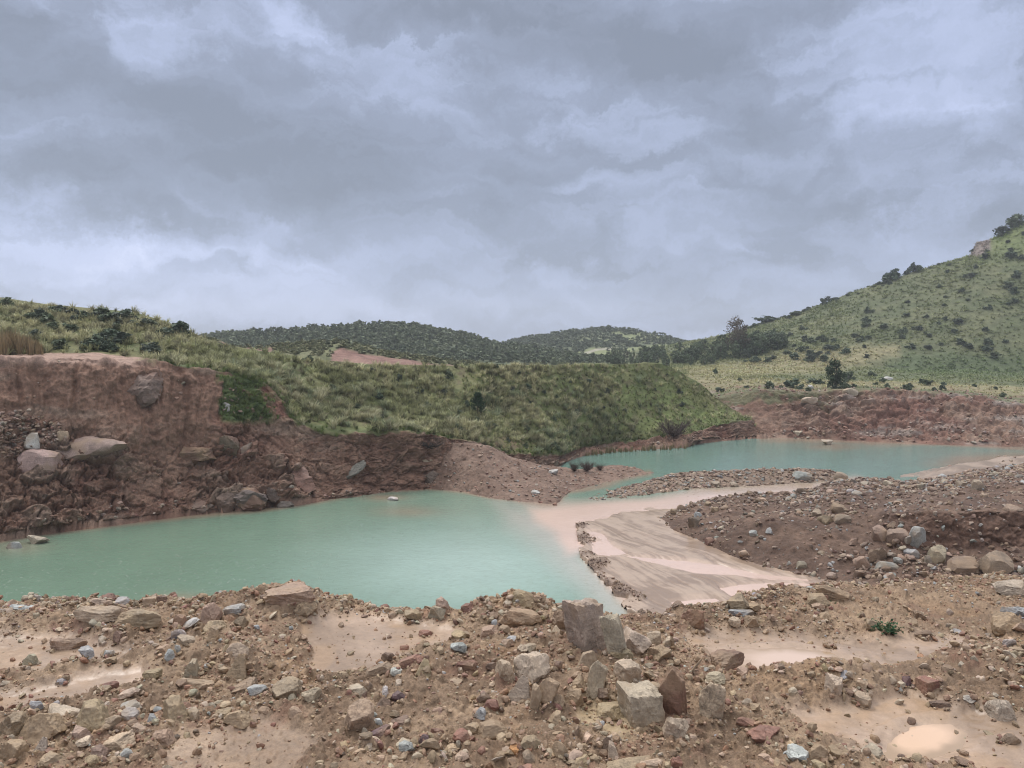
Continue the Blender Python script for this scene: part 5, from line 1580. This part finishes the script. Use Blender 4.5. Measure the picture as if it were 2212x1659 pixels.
rng = np.random.default_rng(23)
parts = []
REDP = np.array([(.21, .12, .085), (.25, .155, .115), (.29, .20, .155), (.34, .27, .22), (.18, .09, .065), (.24, .14, .10)])
p, _, _ = HS.sample(rng, 1300, (HS.S > 0.98) * (HS.S < 2.1) * 1.0)
parts.append(strew(rng, p, 0.10 + 0.30 * rng.random(len(p)) ** 3, 1, np.concatenate([REDP, MUDP[3:6]])))
lw = (LS.S > 1.0) * (LS.S < 2.0) * (LS.U > -40) * (0.08 + sstep(0.1, 0.5, fbm(LS.G * 0.2 + 15, 3)))
lw = lw + 30 * poly_mask(LS.U, LS.V, [(-20, 885), (60, 890), (130, 920), (150, 945), (40, 985), (-20, 1000)], 6) * (LS.S < 1.95)
lw = lw + 3.0 * (LS.S > 1.0) * (LS.S < 1.1) * (LS.U > -40)
lw = lw + 5 * poly_mask(LS.U, LS.V, [(480, 830), (520, 830), (510, 900), (485, 900)], 5)
p, _, _ = LS.sample(rng, 1900, lw)
parts.append(strew(rng, p, 0.12 + 0.40 * rng.random(len(p)) ** 2.6, 1, np.concatenate([REDP, REDP[:4], MUDP[3:5]])))
rw = (RS.S > 1.0) * (RS.S < 2.3) * (RS.U > 1500) * (RS.U < 2250) * (0.2 + sstep(0.0, 0.5, fbm(RS.G * 0.12 + 15, 3)) + 1.5 * (RS.S < 1.25))
p, _, _ = RS.sample(rng, 1000, rw)
parts.append(strew(rng, p, 0.22 + 0.65 * rng.random(len(p)) ** 2.6, 1, np.concatenate([REDP, REDP[:4], MUDP[3:5]])))
soup('scree', parts, M_STONEFAR, 'fallen stones on the red pit walls and the gravel heap', 'scree')

# ------------------------------------------------------------------ plants


def tuft(rng, blades, segs=3, lean=0.55, width=0.035):
    """A unit tussock: arching blades fanning from the base. Quads."""
    V_, F_, C_ = [], [], []
    b = 0
    for i in range(blades):
        az = rng.uniform(0, 6.283)
        le = rng.uniform(0.1, 1.0) * lean
        L_ = rng.uniform(0.6, 1.05)
        r0 = rng.uniform(0, 0.16)
        d = np.array([math.cos(az), math.sin(az), 0])
        sd = np.array([-d[1], d[0], 0]) * width
        shade = rng.uniform(0.7, 1.25)
        for k in range(segs + 1):
            t = k / segs
            c = d * (r0 + L_ * le * (0.45 * t + 0.75 * t * t)) + np.array([0, 0, L_ * (t * 1.15 - 0.50 * le * t * t * t) * 0.85])
            wv_ = (1 - 0.85 * t)
            V_ += [c - sd * wv_, c + sd * wv_]
            C_ += [shade] * 2
            if k:
                F_.append((b + 2 * k - 2, b + 2 * k - 1, b + 2 * k + 1, b + 2 * k))
        b += 2 * (segs + 1)
    return np.array(V_), np.array(F_), np.array(C_)


def multiply(rng, protos, pts, size, col, squash=(0.8, 1.1), tilt=0.1):
    n = len(pts)
    wh = rng.integers(0, len(protos), n)
    R = rots(rng, n, tilt)
    VV_, FF_, CC_, base = [], [], [], 0
    zs = rng.uniform(squash[0], squash[1], n)
    for k, (q, f, c) in enumerate(protos):
        ix = np.where(wh == k)[0]
        if not len(ix):
            continue
        sc = np.stack([size[ix], size[ix], size[ix] * zs[ix]], 1)
        v = np.einsum('nij,nkj->nki', R[ix], q[None] * sc[:, None, :]) + pts[ix][:, None, :]
        VV_.append(v.reshape(-1, 3))
        FF_.append((f[None] + base + (np.arange(len(ix)) * len(q))[:, None, None]).reshape(-1, f.shape[1]))
        cc = c[None, :, None] * col[ix][:, None, :]
        CC_.append(cc.reshape(-1, 3))
        base += len(ix) * len(q)
    return np.concatenate(VV_), np.concatenate(FF_), np.clip(np.concatenate(CC_), 0.01, 0.9)


def leaf_clumps(rng, clumps, per, leaf, up=0.35):
    """Leaf sized quads on many small clumps; clumps: rows of x, y, z, radius, shade."""
    V_, C_ = [], []
    for (x, y, z, r, sh) in clumps:
        d = rng.normal(0, 1, (per, 3))
        d /= np.linalg.norm(d, axis=1, keepdims=True)
        c = np.array([x, y, z]) + d * (r * rng.uniform(0.45, 1.05, (per, 1)))
        nrm = d + rng.normal(0, 0.6, (per, 3)) + np.array([0, 0, up])
        nrm /= np.linalg.norm(nrm, axis=1, keepdims=True)
        t = np.cross(nrm, rng.normal(0, 1, (per, 3)))
        t /= np.linalg.norm(t, axis=1, keepdims=True) + 1e-9
        bt = np.cross(nrm, t)
        s_ = leaf * rng.uniform(0.6, 1.4, (per, 1))
        V_.append(np.stack([c - t * s_, c - bt * s_ * .55, c + t * s_, c + bt * s_ * .55], 1).reshape(-1, 3))
        C_.append(np.repeat(sh * rng.uniform(0.75, 1.25, per), 4))
    V_ = np.concatenate(V_)
    n = len(V_) // 4
    return V_, np.arange(4 * n).reshape(n, 4), np.concatenate(C_)


def bush_proto(seed, n=16, per=22, leaf=0.11, tall=1.0):
    rng = np.random.default_rng(seed)
    cl = []
    for i in range(n):
        a, h = rng.uniform(0, 6.283), rng.random()
        rad = 0.46 * math.sqrt(max(0.05, 1 - (h * 0.95) ** 2)) * math.sqrt(rng.random())
        cl.append((rad * math.cos(a), rad * math.sin(a), 0.10 + 0.72 * tall * h, rng.uniform(0.14, 0.24), rng.uniform(0.75, 1.25)))
    return leaf_clumps(rng, cl, per, leaf)


def tube(path, radii, sides=6):
    V_, F_ = [], []
    path = [np.array(p, float) for p in path]
    for k, (p, r) in enumerate(zip(path, radii)):
        t = path[min(k + 1, len(path) - 1)] - path[max(k - 1, 0)]
        t /= np.linalg.norm(t) + 1e-9
        a = np.cross(t, [0.3, 0.9, 0.1])
        a /= np.linalg.norm(a) + 1e-9
        b = np.cross(t, a)
        for j in range(sides):
            an = 2 * math.pi * j / sides
            V_.append(p + r * (a * math.cos(an) + b * math.sin(an)))
        if k:
            for j in range(sides):
                F_.append(((k - 1) * sides + j, (k - 1) * sides + (j + 1) % sides, k * sides + (j + 1) % sides, k * sides + j))
    return np.array(V_), np.array(F_)


def join_q(parts):
    V_, F_, b = [], [], 0
    for v, f in parts:
        V_.append(v)
        F_.append(f + b)
        b += len(v)
    return np.concatenate(V_), np.concatenate(F_)


def col_of(c, base):
    return np.clip(c[:, None] * np.asarray(base)[None], 0.008, 0.9)


# grass tussocks: the ones that show largest are things, all the others one mass
rng = np.random.default_rng(31)
TB = [tuft(rng, 60, 3, 0.85, 0.030) for _ in range(5)]
T_THING = []
for i, (v, f, c) in enumerate(TB):
    for j, base in enumerate([(0.355, 0.360, 0.225), (0.250, 0.285, 0.180), (0.420, 0.400, 0.260)]):
        me = mesh_from('grass_tussock', v, f, {'col': col_of(c, base)}, smooth=False)
        me.materials.append(M_BLADE)
        T_THING.append(me)
lw = LGRASS * (LS.S > 2.0) * (LS.S < 3.95) * (LS.U > -20) * (LS.U < 1640)
front = lw * sstep(470, 520, LS.U) * sstep(1500, 1250, LS.U) * sstep(3.6, 3.2, LS.S) * (0.4 + sstep(-0.3, 0.3, fbm(LS.base * 0.1 + 8, 3)))
front = front + lw * sstep(60, 30, LS.U - 0) * 0
pts, _, _ = LS.sample(rng, 260, front, 1.0)
for p in pts:
    o = bpy.data.objects.new('grass_tussock', T_THING[int(rng.integers(len(T_THING)))])
    COL.objects.link(o)
    s_ = rng.uniform(1.2, 2.3)
    o.scale = (s_, s_, s_ * rng.uniform(0.75, 1.0))
    o.location = (p[0], p[1], p[2] - 0.06)
    o.rotation_euler = (rng.normal(0, .08), rng.normal(0, .08), rng.uniform(0, 6.28))
    tag(o, 'one of the pale green grass tussocks dotting the face of the embankment', 'grass tussock', 'grass tussocks on the embankment face')
TS = [tuft(rng, 26, 2, 1.0, 0.045) for _ in range(6)]
parts = []
dens = lw * (0.35 + sstep(-0.3, 0.3, fbm(LS.base * 0.12 + 3, 3)))
# the steep nose of the embankment carries short turf, few tussocks
dens = dens * (1 - 0.75 * sstep(1230, 1380, LS.U))
pts, r_, c_ = LS.sample(rng, 3700, dens, 1.0)
tone = fbm(pts * 0.08, 3)
cb = lerp3((0.275, 0.285, 0.150), (0.450, 0.425, 0.265), sstep(-0.3, 0.4, tone + rng.normal(0, .25, len(pts))))
cb = cb * np.where(rng.random((len(pts), 1)) < 0.25, rng.uniform(0.40, 0.6, (len(pts), 1)), rng.uniform(0.9, 1.45, (len(pts), 1)))
parts.append(multiply(rng, TS, pts, rng.uniform(0.6, 1.55, len(pts)), cb))
pts, r_, c_ = LS.sample(rng, 2600, lw * (LS.U > 1000), 1.0)
cb = np.array((0.250, 0.290, 0.115)) * rng.uniform(0.75, 1.25, (len(pts), 1))
parts.append(multiply(rng, TS, pts, rng.uniform(0.3, 0.6, len(pts)), cb))
# turf along the brink and the green slump
pts, r_, c_ = LS.sample(rng, 1500, LGRASS * (np.exp(-((LS.S - 2.05) / .07) ** 2) + 2 * green) * (LS.U > -20) * (LS.U < 1640), 1.0)
cb = np.array((0.160, 0.205, 0.075)) * rng.uniform(0.7, 1.4, (len(pts), 1))
parts.append(multiply(rng, TS, pts, rng.uniform(0.35, 0.8, len(pts)), cb))
soup('grass', parts, M_BLADE, 'grass and small tussocks covering the embankment and the left hill', 'grass')

# tussock cover of the big right hill and the plateau
rng = np.random.default_rng(32)
TF = [tuft(rng, 11, 1, 1.15, 0.15) for _ in range(6)]
rw = RGRASS * (RS.S > 2.0) * (RS.S < 6.0) * (RS.U > 1380) * (RS.U < 2260)
pts, r_, c_ = RS.sample(rng, 13000, rw * (0.4 + sstep(-0.3, 0.3, fbm(RS.base * np.array([.05, .05, .15]), 3))), 0.85)
rp_ = RCOL[r_, c_]
cb = np.clip(rp_ * rng.uniform(1.7, 2.9, (len(pts), 1)), 0, 0.5)
size = rng.uniform(0.6, 1.3, len(pts)) * np.clip(pts[:, 1] / 330, 0.55, 1.1)
soup('hill_grass', [multiply(rng, TF, pts, size, cb)], M_BLADE, 'pale tussock grass covering the big right hill and the plateau below it', 'grass')

# shrubs on the hills, a thing each
BUSH = []
for i in range(6):
    v, f, c = bush_proto(200 + i)
    for base in [(0.075, 0.105, 0.068), (0.105, 0.135, 0.082), (0.068, 0.088, 0.064)]:
        me = mesh_from('shrub', v, f, {'col': col_of(c, base)}, smooth=False)
        me.materials.append(M_LEAF)
        BUSH.append(me)


def shrub(p, w_, h_, rng, label, group, meshes=BUSH, name='shrub', cat='shrub', sink=0.08):
    o = bpy.data.objects.new(name, meshes[int(rng.integers(len(meshes)))])
    COL.objects.link(o)
    o.scale = (w_, w_, h_)
    o.location = (p[0], p[1], p[2] - sink * h_)
    o.rotation_euler = (rng.normal(0, .06), rng.normal(0, .06), rng.uniform(0, 6.28))
    return tag(o, label, cat, group)


rng = np.random.default_rng(33)
hillw = RGRASS * (RS.S > 4.15) * (RS.S < 5.97) * (RS.U > 1600) * (RS.U < 2215) * (0.12 + sstep(0.0, 0.5, fbm(RS.base * np.array([.025, .025, .05]) + 4, 3)))
pts, _, _ = RS.sample(rng, 118, hillw, 0.7)
for p in pts:
    s_ = rng.uniform(1.8, 4.6)
    shrub(p, s_, s_ * rng.uniform(0.5, 0.75), rng, 'one of the dark shrubs dotted over the big right hill', 'dark shrubs on the right hill')


def at(u, v, on):
    p = hit(u, v, on)
    k = 0
    while p is None and k < 40:
        v += 1.5
        k += 1
        p = hit(u, v, on)
    return p


# silhouetted shrubs and small trees along the hill's skyline
for (u, v, wp, hp, lab) in [(1925, 606, 40, 30, 'rounded dark tree on the hill skyline, the wider of two neighbours'), (1970, 582, 26, 24, 'small round tree on the hill skyline just right of a wider one'),
                            (1783, 656, 24, 20, 'small bush alone on the lower part of the hill skyline'), (2195, 486, 34, 28, 'dark tree at the top right corner of the hill'),
                            (1985, 586, 18, 14, 'low bush touching the small round tree on the hill skyline'), (2165, 506, 34, 18, 'dark bush on the skyline above the rock outcrop'),
                            (1660, 694, 60, 14, 'low spreading scrub on the skyline at the foot of the hill'), (1720, 680, 40, 10, 'low scrub clump on the skyline right of the spreading one')]:
    p = at(u, v, 'R')
    if p is None:
        continue
    m = (p - ORG).length / F
    shrub(p, wp * m * 0.88, hp * m * 0.95, rng, lab, None, sink=0.1)
pts, _, _ = RS.sample(rng, 28, RS.S * 0 + (RS.S > 5.85) * (RS.S < 6.0) * (RS.U > 1640) * (RS.U < 2060), 1.0)
for p in pts:
    s_ = rng.uniform(1.6, 3.4)
    shrub(p, s_, s_ * 0.45, rng, 'one of the low bushes fringing the skyline of the right hill', 'bushes along the hill skyline')
# shrubs on the left hill
lhw = LGRASS * (LS.S > 3.05) * (LS.S < 3.85) * (LS.U > -20) * (LS.U < 400) * (0.15 + sstep(0.0, 0.4, fbm(LS.base * 0.06 + 4, 3)))
pts, _, _ = LS.sample(rng, 50, lhw, 1.0)
for p in pts:
    s_ = rng.uniform(1.2, 3.0)
    shrub(p, s_, s_ * rng.uniform(0.5, 0.8), rng, 'one of the dark bushes among the grass of the left hill', 'dark bushes on the left hill')
# low dark bushes on the embankment and the plateau rim
mw = LGRASS * (LS.S > 2.15) * (LS.S < 3.95) * (LS.U > 640) * (LS.U < 1500)
pts, _, _ = LS.sample(rng, 52, mw, 1.0)
for p in pts:
    s_ = rng.uniform(0.7, 1.6)
    shrub(p, s_, s_ * rng.uniform(0.6, 1.0), rng, 'one of the small dark shrubs among the tussocks of the embankment', 'small dark shrubs on the embankment')
pw = (RS.S > 2.05) * (RS.S < 2.8) * (RS.U > 1480) * (RS.U < 2215)
pts, _, _ = RS.sample(rng, 36, pw * (1 + 2 * (RS.S < 2.25)), 1.0)
for p in pts:
    s_ = rng.uniform(1.0, 2.6)
    shrub(p, s_, s_ * rng.uniform(0.5, 0.85), rng, 'one of the scrubby bushes along the rim above the far pit wall', 'scrub on the far rim')

# trees with trunk and crown
BROWN = (0.085, 0.062, 0.045)


def tree(p, height, width, seed, label, group=None, tone=(0.045, 0.068, 0.034), leaf=0.05, nclump=26, per=46, crown_from=0.22, name='tree', slim=0.0, bare=0.0):
    rng = np.random.default_rng(seed)
    root = bpy.data.objects.new(name, None)
    COL.objects.link(root)
    root.empty_display_size = 0.5
    root.location = (p[0], p[1], p[2] - 0.02 * height)
    tag(root, label, 'tree', group)
    segs = [tube([(0, 0, -0.1 * height), (0.01 * height, 0, 0.3 * height), (0.02 * height, 0.01 * height, 0.62 * height), (0, 0, 0.9 * height)],
                 [0.034 * height, 0.024 * height, 0.014 * height, 0.004 * height])]
    cl = []
    for i in range(nclump):
        h = crown_from + (1 - crown_from) * (i + rng.random()) / nclump
        hh = (h - crown_from) / (1 - crown_from)
        prof = math.sqrt(max(0.04, 1 - (2 * hh - 0.85) ** 2 / 1.45)) if not slim else (1 - hh) ** 0.8 * 0.95 + 0.1
        a = rng.uniform(0, 6.283)
        rad = 0.5 * width * prof * math.sqrt(rng.uniform(0.15, 1.0)) * 0.85
        c = (rad * math.cos(a), rad * math.sin(a), h * height * 0.95)
        cl.append((c[0], c[1], c[2], width * rng.uniform(0.12, 0.20), rng.uniform(0.65, 1.35)))
        if i % 3 == 0:
            z0 = max(0.15, h - 0.22) * height
            segs.append(tube([(0, 0, z0), (c[0] * .6, c[1] * .6, z0 + (c[2] - z0) * .7), c], [0.012 * height, 0.008 * height, 0.003 * height], 4))
    v, f = join_q(segs)
    put('trunk', mesh_from('trunk', v, f, {'col': np.tile(BROWN if not bare else (0.22, 0.18, 0.15), (len(v), 1))}), M_BARK, root)
    v, f, c = leaf_clumps(rng, cl, per, leaf * width)
    put('crown', mesh_from('crown', v, f, {'col': col_of(c, tone)}, smooth=False), M_LEAF, root)
    return root


def copy_tree(o, p, s, rz_, label=None):
    r = o.copy()
    COL.objects.link(r)
    r.location = (p[0], p[1], p[2] - 0.2)
    r.scale = (s[0], s[0], s[1])
    r.rotation_euler = (0, 0, rz_)
    for ch in list(o.children):
        c = ch.copy()
        COL.objects.link(c)
        c.parent = r
    if label:
        r['label'] = label
    return r


def pine(p, height, width, seed, label, tone):
    """A young pine: whorls of upswept branches set with needle tufts."""
    rng = np.random.default_rng(seed)
    root = bpy.data.objects.new('pine_tree', None)
    COL.objects.link(root)
    root.location = tuple(p)
    tag(root, label, 'tree')
    segs = [tube([(0, 0, -0.1 * height), (0, 0, 0.5 * height), (0, 0, height * 0.98)], [0.03 * height, 0.018 * height, 0.004 * height])]
    V_, F_, C_, b = [], [], [], 0
    n = 60
    for i in range(n):
        h = 0.10 + 0.85 * (i / n) ** 0.9
        a = i * 2.4 + rng.normal(0, .3)
        prof = (1 - h) ** 0.75 * (1.0 if h > 0.25 else 0.6 + 1.6 * h)
        L_ = 0.52 * width * prof * rng.uniform(0.7, 1.15) + 0.03 * width
        d = np.array([math.cos(a), math.sin(a), 0])
        tip = d * L_ + np.array([0, 0, h * height + 0.55 * L_])
        st = np.array([0, 0, h * height])
        if i % 2 == 0:
            segs.append(tube([st, (st + tip) / 2 - np.array([0, 0, .05 * L_]), tip], [0.007 * height, 0.005 * height, 0.002 * height], 4))
        for t in (0.45, 0.7, 0.95):
            c = st * (1 - t) + tip * t
            m = 22
            dirs = d[None] * 0.5 + np.array([0, 0, 0.6]) + rng.normal(0, .75, (m, 3))
            dirs /= np.linalg.norm(dirs, axis=1, keepdims=True)
            ln = width * 0.12 * rng.uniform(.6, 1.2, (m, 1))
            side = np.cross(dirs, rng.normal(0, 1, (m, 3)))
            side /= np.linalg.norm(side, axis=1, keepdims=True)
            side *= width * 0.010
            q = np.stack([c - side, c + side, c + dirs * ln + side * .4, c + dirs * ln - side * .4], 1).reshape(-1, 3)
            V_.append(q)
            F_.append(np.arange(4 * m).reshape(m, 4) + b)
            C_.append(np.repeat(rng.uniform(0.65, 1.4) * rng.uniform(.8, 1.2, m), 4))
            b += 4 * m
    v, f = join_q(segs)
    put('trunk', mesh_from('trunk', v, f, {'col': np.tile(BROWN, (len(v), 1))}), M_BARK, root)
    put('crown', mesh_from('crown', np.concatenate(V_), np.concatenate(F_), {'col': col_of(np.concatenate(C_), tone)}, smooth=False), M_LEAF, root)
    return root


p = at(1032, 900, 'L')
m = (p - ORG).length / F
pine(p, 52 * m, 38 * m, 5, 'young dark green pine standing alone on the grassy embankment', (0.040, 0.078, 0.042))
p = at(1806, 838, 'R')
m = (p - ORG).length / F
tree(p, 56 * m, 44 * m, 9, 'bushy dark pine on the rim above the far pit wall', tone=(0.040, 0.066, 0.034), nclump=34, per=60, crown_from=0.15, leaf=0.045, name='pine_tree')
for (u, v, wp, hp, lab) in [(1834, 820, 26, 18, 'round dark bush right of the bushy pine on the far rim'), (1883, 812, 17, 12, 'small round bush farther right on the plateau'), (1545, 808, 13, 13, 'small upright bush on the pale plateau behind the embankment'),
                            (1715, 838, 36, 22, 'wide dark scrub on the rim left of the bushy pine'), (1760, 830, 30, 14, 'low olive scrub between the wide scrub and the pine')]:
    p = at(u, v, 'R')
    m = (p - ORG).length / F
    shrub(p, wp * m, hp * m * 1.1, rng, lab, None)

# the grove at the foot of the hill: one tall gum tree, dark evergreens round it
rng = np.random.default_rng(41)
p = at(1592, 768, 'R')
m = (p - ORG).length / F
tree(p, 80 * m, 58 * m, 12, 'tall pale gum tree with a thin brownish crown rising out of the grove', tone=(0.120, 0.100, 0.075), nclump=40, per=46, crown_from=0.30, leaf=0.030, name='gum_tree', bare=1)
protos = []
for i in range(5):
    tn = [(0.080, 0.112, 0.062), (0.100, 0.132, 0.074), (0.070, 0.095, 0.060)][i % 3]
    q = at(1560 + 22 * i, 757 + 2 * (i % 2), 'R')
    mm = (q - ORG).length / F
    protos.append(tree(q, 34 * mm, 32 * mm, 60 + i, 'one of the dark green trees in the grove at the foot of the hill', 'trees of the grove', tone=tn, nclump=22, per=34, leaf=0.055, crown_from=0.12))
spots = []
while len(spots) < 105:
    t = rng.random()
    u = 1300 + 395 * t
    lo = np.interp(u, [1300, 1400, 1470, 1560, 1640, 1695], [788, 796, 792, 784, 768, 752])
    hi = np.interp(u, [1300, 1400, 1470, 1560, 1640, 1695], [770, 764, 758, 752, 745, 742])
    spots.append((u, hi + (lo - hi) * rng.random()))
for (u, v) in sorted(spots, key=lambda q_: q_[1]):
    q = at(u, v, 'R')
    if q is None:
        continue
    k = rng.uniform(0.55, 1.05) * (0.75 + 0.35 * sstep(1420, 1600, np.array(u)))
    copy_tree(protos[int(rng.integers(5))], q, (k, k * rng.uniform(0.75, 1.0)), rng.uniform(0, 6.28))

# the far-off wood, one mass of small crowns
rng = np.random.default_rng(42)
WP = [bush_proto(300 + i, 7, 9, 0.20) for i in range(6)]
parts = []
w1 = (F1.S > 0.4) * (F1.S < 2.0) * (F1.U > 420) * (F1.U < 1400) * (0.35 + sstep(-0.25, 0.2, fbm(F1.base * 0.03 + 7, 3)))
pts, _, _ = F1.sample(rng, 4600, w1, 0.8)
cb = lerp3((0.085, 0.112, 0.070), (0.165, 0.190, 0.115), rng.random(len(pts)))
parts.append(multiply(rng, WP, pts - np.array([0, 0, 0.4]), rng.uniform(2.4, 4.8, len(pts)), cb, (0.6, 0.95)))
w2 = (F2.S > 0.3) * (F2.S < 2.0) * (F2.U > 1060) * (F2.U < 1600) * (1 - 0.97 * F2FIELD) * (0.3 + sstep(-0.25, 0.2, fbm(F2.base * 0.02 + 7, 3)))
pts, _, _ = F2.sample(rng, 2600, w2, 0.8)
cb = lerp3((0.085, 0.112, 0.072), (0.160, 0.185, 0.115), rng.random(len(pts)))
parts.append(multiply(rng, WP, pts - np.array([0, 0, 0.4]), rng.uniform(2.8, 5.6, len(pts)), cb, (0.6, 0.95)))
w3 = SGRASS * (SS.S > 0.9) * (SS.S < 2.05)
pts, _, _ = SS.sample(rng, 900, w3, 0.9)
cb = lerp3((0.12, 0.14, 0.075), (0.24, 0.235, 0.130), rng.random(len(pts)))
parts.append(multiply(rng, WP, pts - np.array([0, 0, 0.2]), rng.uniform(0.8, 2.0, len(pts)), cb, (0.5, 0.8)))
soup('woodland', parts, M_LEAF, 'dark scrub woodland covering the far rounded hills', 'woodland')

# dry reeds by the left edge, and at the foot of the embankment along the water
rng = np.random.default_rng(43)
RD = [tuft(rng, 26, 2, 0.22, 0.022) for _ in range(4)]
pts = []
while len(pts) < 150:
    u = rng.uniform(-60, 92)
    v = rng.uniform(757, 767)
    q = hit(u, v, 'L')
    if q is not None:
        pts.append(tuple(q))
pts = np.array(pts)
cb = np.array((0.31, 0.235, 0.135)) * rng.uniform(0.7, 1.25, (len(pts), 1))
o1 = multiply(rng, RD, pts, rng.uniform(1.6, 3.0, len(pts)) * np.interp(UV(pts)[0], [-60, 40, 92], [1.0, 1.0, 0.55]), cb, (0.9, 1.1))
soup('reeds', [o1], M_BLADE, 'dry straw coloured reeds at the left edge on top of the pit wall', 'reeds')
pts = []
while len(pts) < 200:
    u = rng.uniform(1265, 1500)
    v = np.interp(u, FT[:, 0], FT[:, 1]) + rng.uniform(-1, 5)
    pts.append(tuple(PZ(u, v, 0.0)))
pts = np.array(pts)
cb = np.array((0.23, 0.19, 0.105)) * rng.uniform(0.7, 1.3, (len(pts), 1))
soup('reeds', [multiply(rng, RD, pts, rng.uniform(0.5, 1.3, len(pts)), cb, (0.8, 1.1))], M_BLADE, 'thin reeds growing in the water along the foot of the embankment', 'reeds')

# bare, dead bushes: bundles of twigs


def twigs(seed, n, spread, up):
    rng = np.random.default_rng(seed)
    segs = []
    for i in range(n):
        a = rng.uniform(0, 6.283)
        d = np.array([math.cos(a) * spread, math.sin(a) * spread, up])
        d = d * rng.uniform(0.5, 1.0)
        m1 = d * 0.5 + rng.normal(0, .07, 3)
        segs.append(tube([np.zeros(3), m1, d + rng.normal(0, .06, 3)], [0.014, 0.009, 0.003], 4))
        for k in range(3):
            e = m1 + rng.normal(0, .16, 3) + np.array([0, 0, .1])
            segs.append(tube([m1, (m1 + e) / 2, e], [0.007, 0.005, 0.002], 4))
    v, f = join_q(segs)
    return v, f


for (u, v, wp, hp, cc, on, lab, sp, up) in [(1241, 1018, 24, 24, (.075, .055, .045), 'H', 'dark dry bush on the spit, the left one of two', .5, .9), (1268, 1018, 30, 26, (.085, .055, .048), 'H', 'reddish dry bush on the spit, right of a darker one', .5, .9),
                                            (1455, 944, 64, 40, (.085, .062, .055), 'L', 'leafless brown bush at the foot of the embankment', .6, .7), (925, 966, 62, 22, (.055, .045, .04), 'L', 'bundle of dead dark branches hanging on the brink of the wall', 1.0, .25),
                                            (1297, 1016, 18, 16, (.10, .07, .055), 'H', 'small dry tuft at the outer end of the spit', .5, .8)]:
    p = at(u, v, on)
    m = (p - ORG).length / F
    vv, ff = twigs(int(u), 46, sp, up)
    vv = vv * np.array([wp * m / (1.4 * sp), wp * m / (1.4 * sp), hp * m / max(up, .35)])
    o = put('dry_bush', mesh_from('dry_bush', vv, ff, {'col': np.tile(cc, (len(vv), 1))}), M_BARK)
    o.location = tuple(p)
    tag(o, lab, 'bush')

# the weed on the mud


def weed(u, v, wp, seed, n, label):
    rng = np.random.default_rng(seed)
    p = hit(u, v, 'F')
    m = (p - ORG).length / F
    W = wp * m
    root = bpy.data.objects.new('weed', None)
    COL.objects.link(root)
    root.location = tuple(p)
    tag(root, label, 'plant')
    segs, Vl, Fl, Cl, b = [], [], [], [], 0
    for i in range(n):
        a = rng.uniform(0, 6.283)
        L_ = W * 0.5 * rng.uniform(0.35, 1.0)
        up = L_ * rng.uniform(0.15, 0.75)
        tip = np.array([math.cos(a) * L_, math.sin(a) * L_, up * 0.6])
        mid = np.array([math.cos(a) * L_ * .5, math.sin(a) * L_ * .5, up * 0.6])
        segs.append(tube([(0, 0, -.01), mid, tip], [W * .012, W * .009, W * .004], 4))
        for k in range(9):
            t = 0.25 + 0.75 * rng.random()
            c = mid * (1 - t) + tip * t + rng.normal(0, W * .025, 3)
            d = rng.normal(0, 1, 3) * np.array([1, 1, .35])
            d /= np.linalg.norm(d)
            s_ = np.cross(d, np.array([rng.normal(0, .4), rng.normal(0, .4), 1]))
            s_ /= np.linalg.norm(s_)
            l_, w_ = W * rng.uniform(.06, .12), W * rng.uniform(.02, .04)
            nz_ = np.cross(s_, d) * w_ * 0.5
            Vl += [c, c + d * l_ * .4 + s_ * w_ + nz_, c + d * l_, c + d * l_ * .4 - s_ * w_ + nz_]
            Fl.append((b, b + 1, b + 2, b + 3))
            Cl += [rng.uniform(.6, 1.4)] * 4
            b += 4
    v_, f_ = join_q(segs)
    put('stem', mesh_from('stem', v_, f_, {'col': np.tile((.07, .09, .04), (len(v_), 1))}), M_BARK, root)
    put('leaves', mesh_from('leaves', np.array(Vl), np.array(Fl), {'col': col_of(np.array(Cl), (.045, .095, .045))}, smooth=False), M_LEAF, root)


weed(1908, 1362, 74, 3, 26, 'sprawling dark green weed growing from the mud on the right bank')
weed(1802, 1303, 16, 4, 9, 'tiny bright green seedling beside the rounded boulder on the right bank')
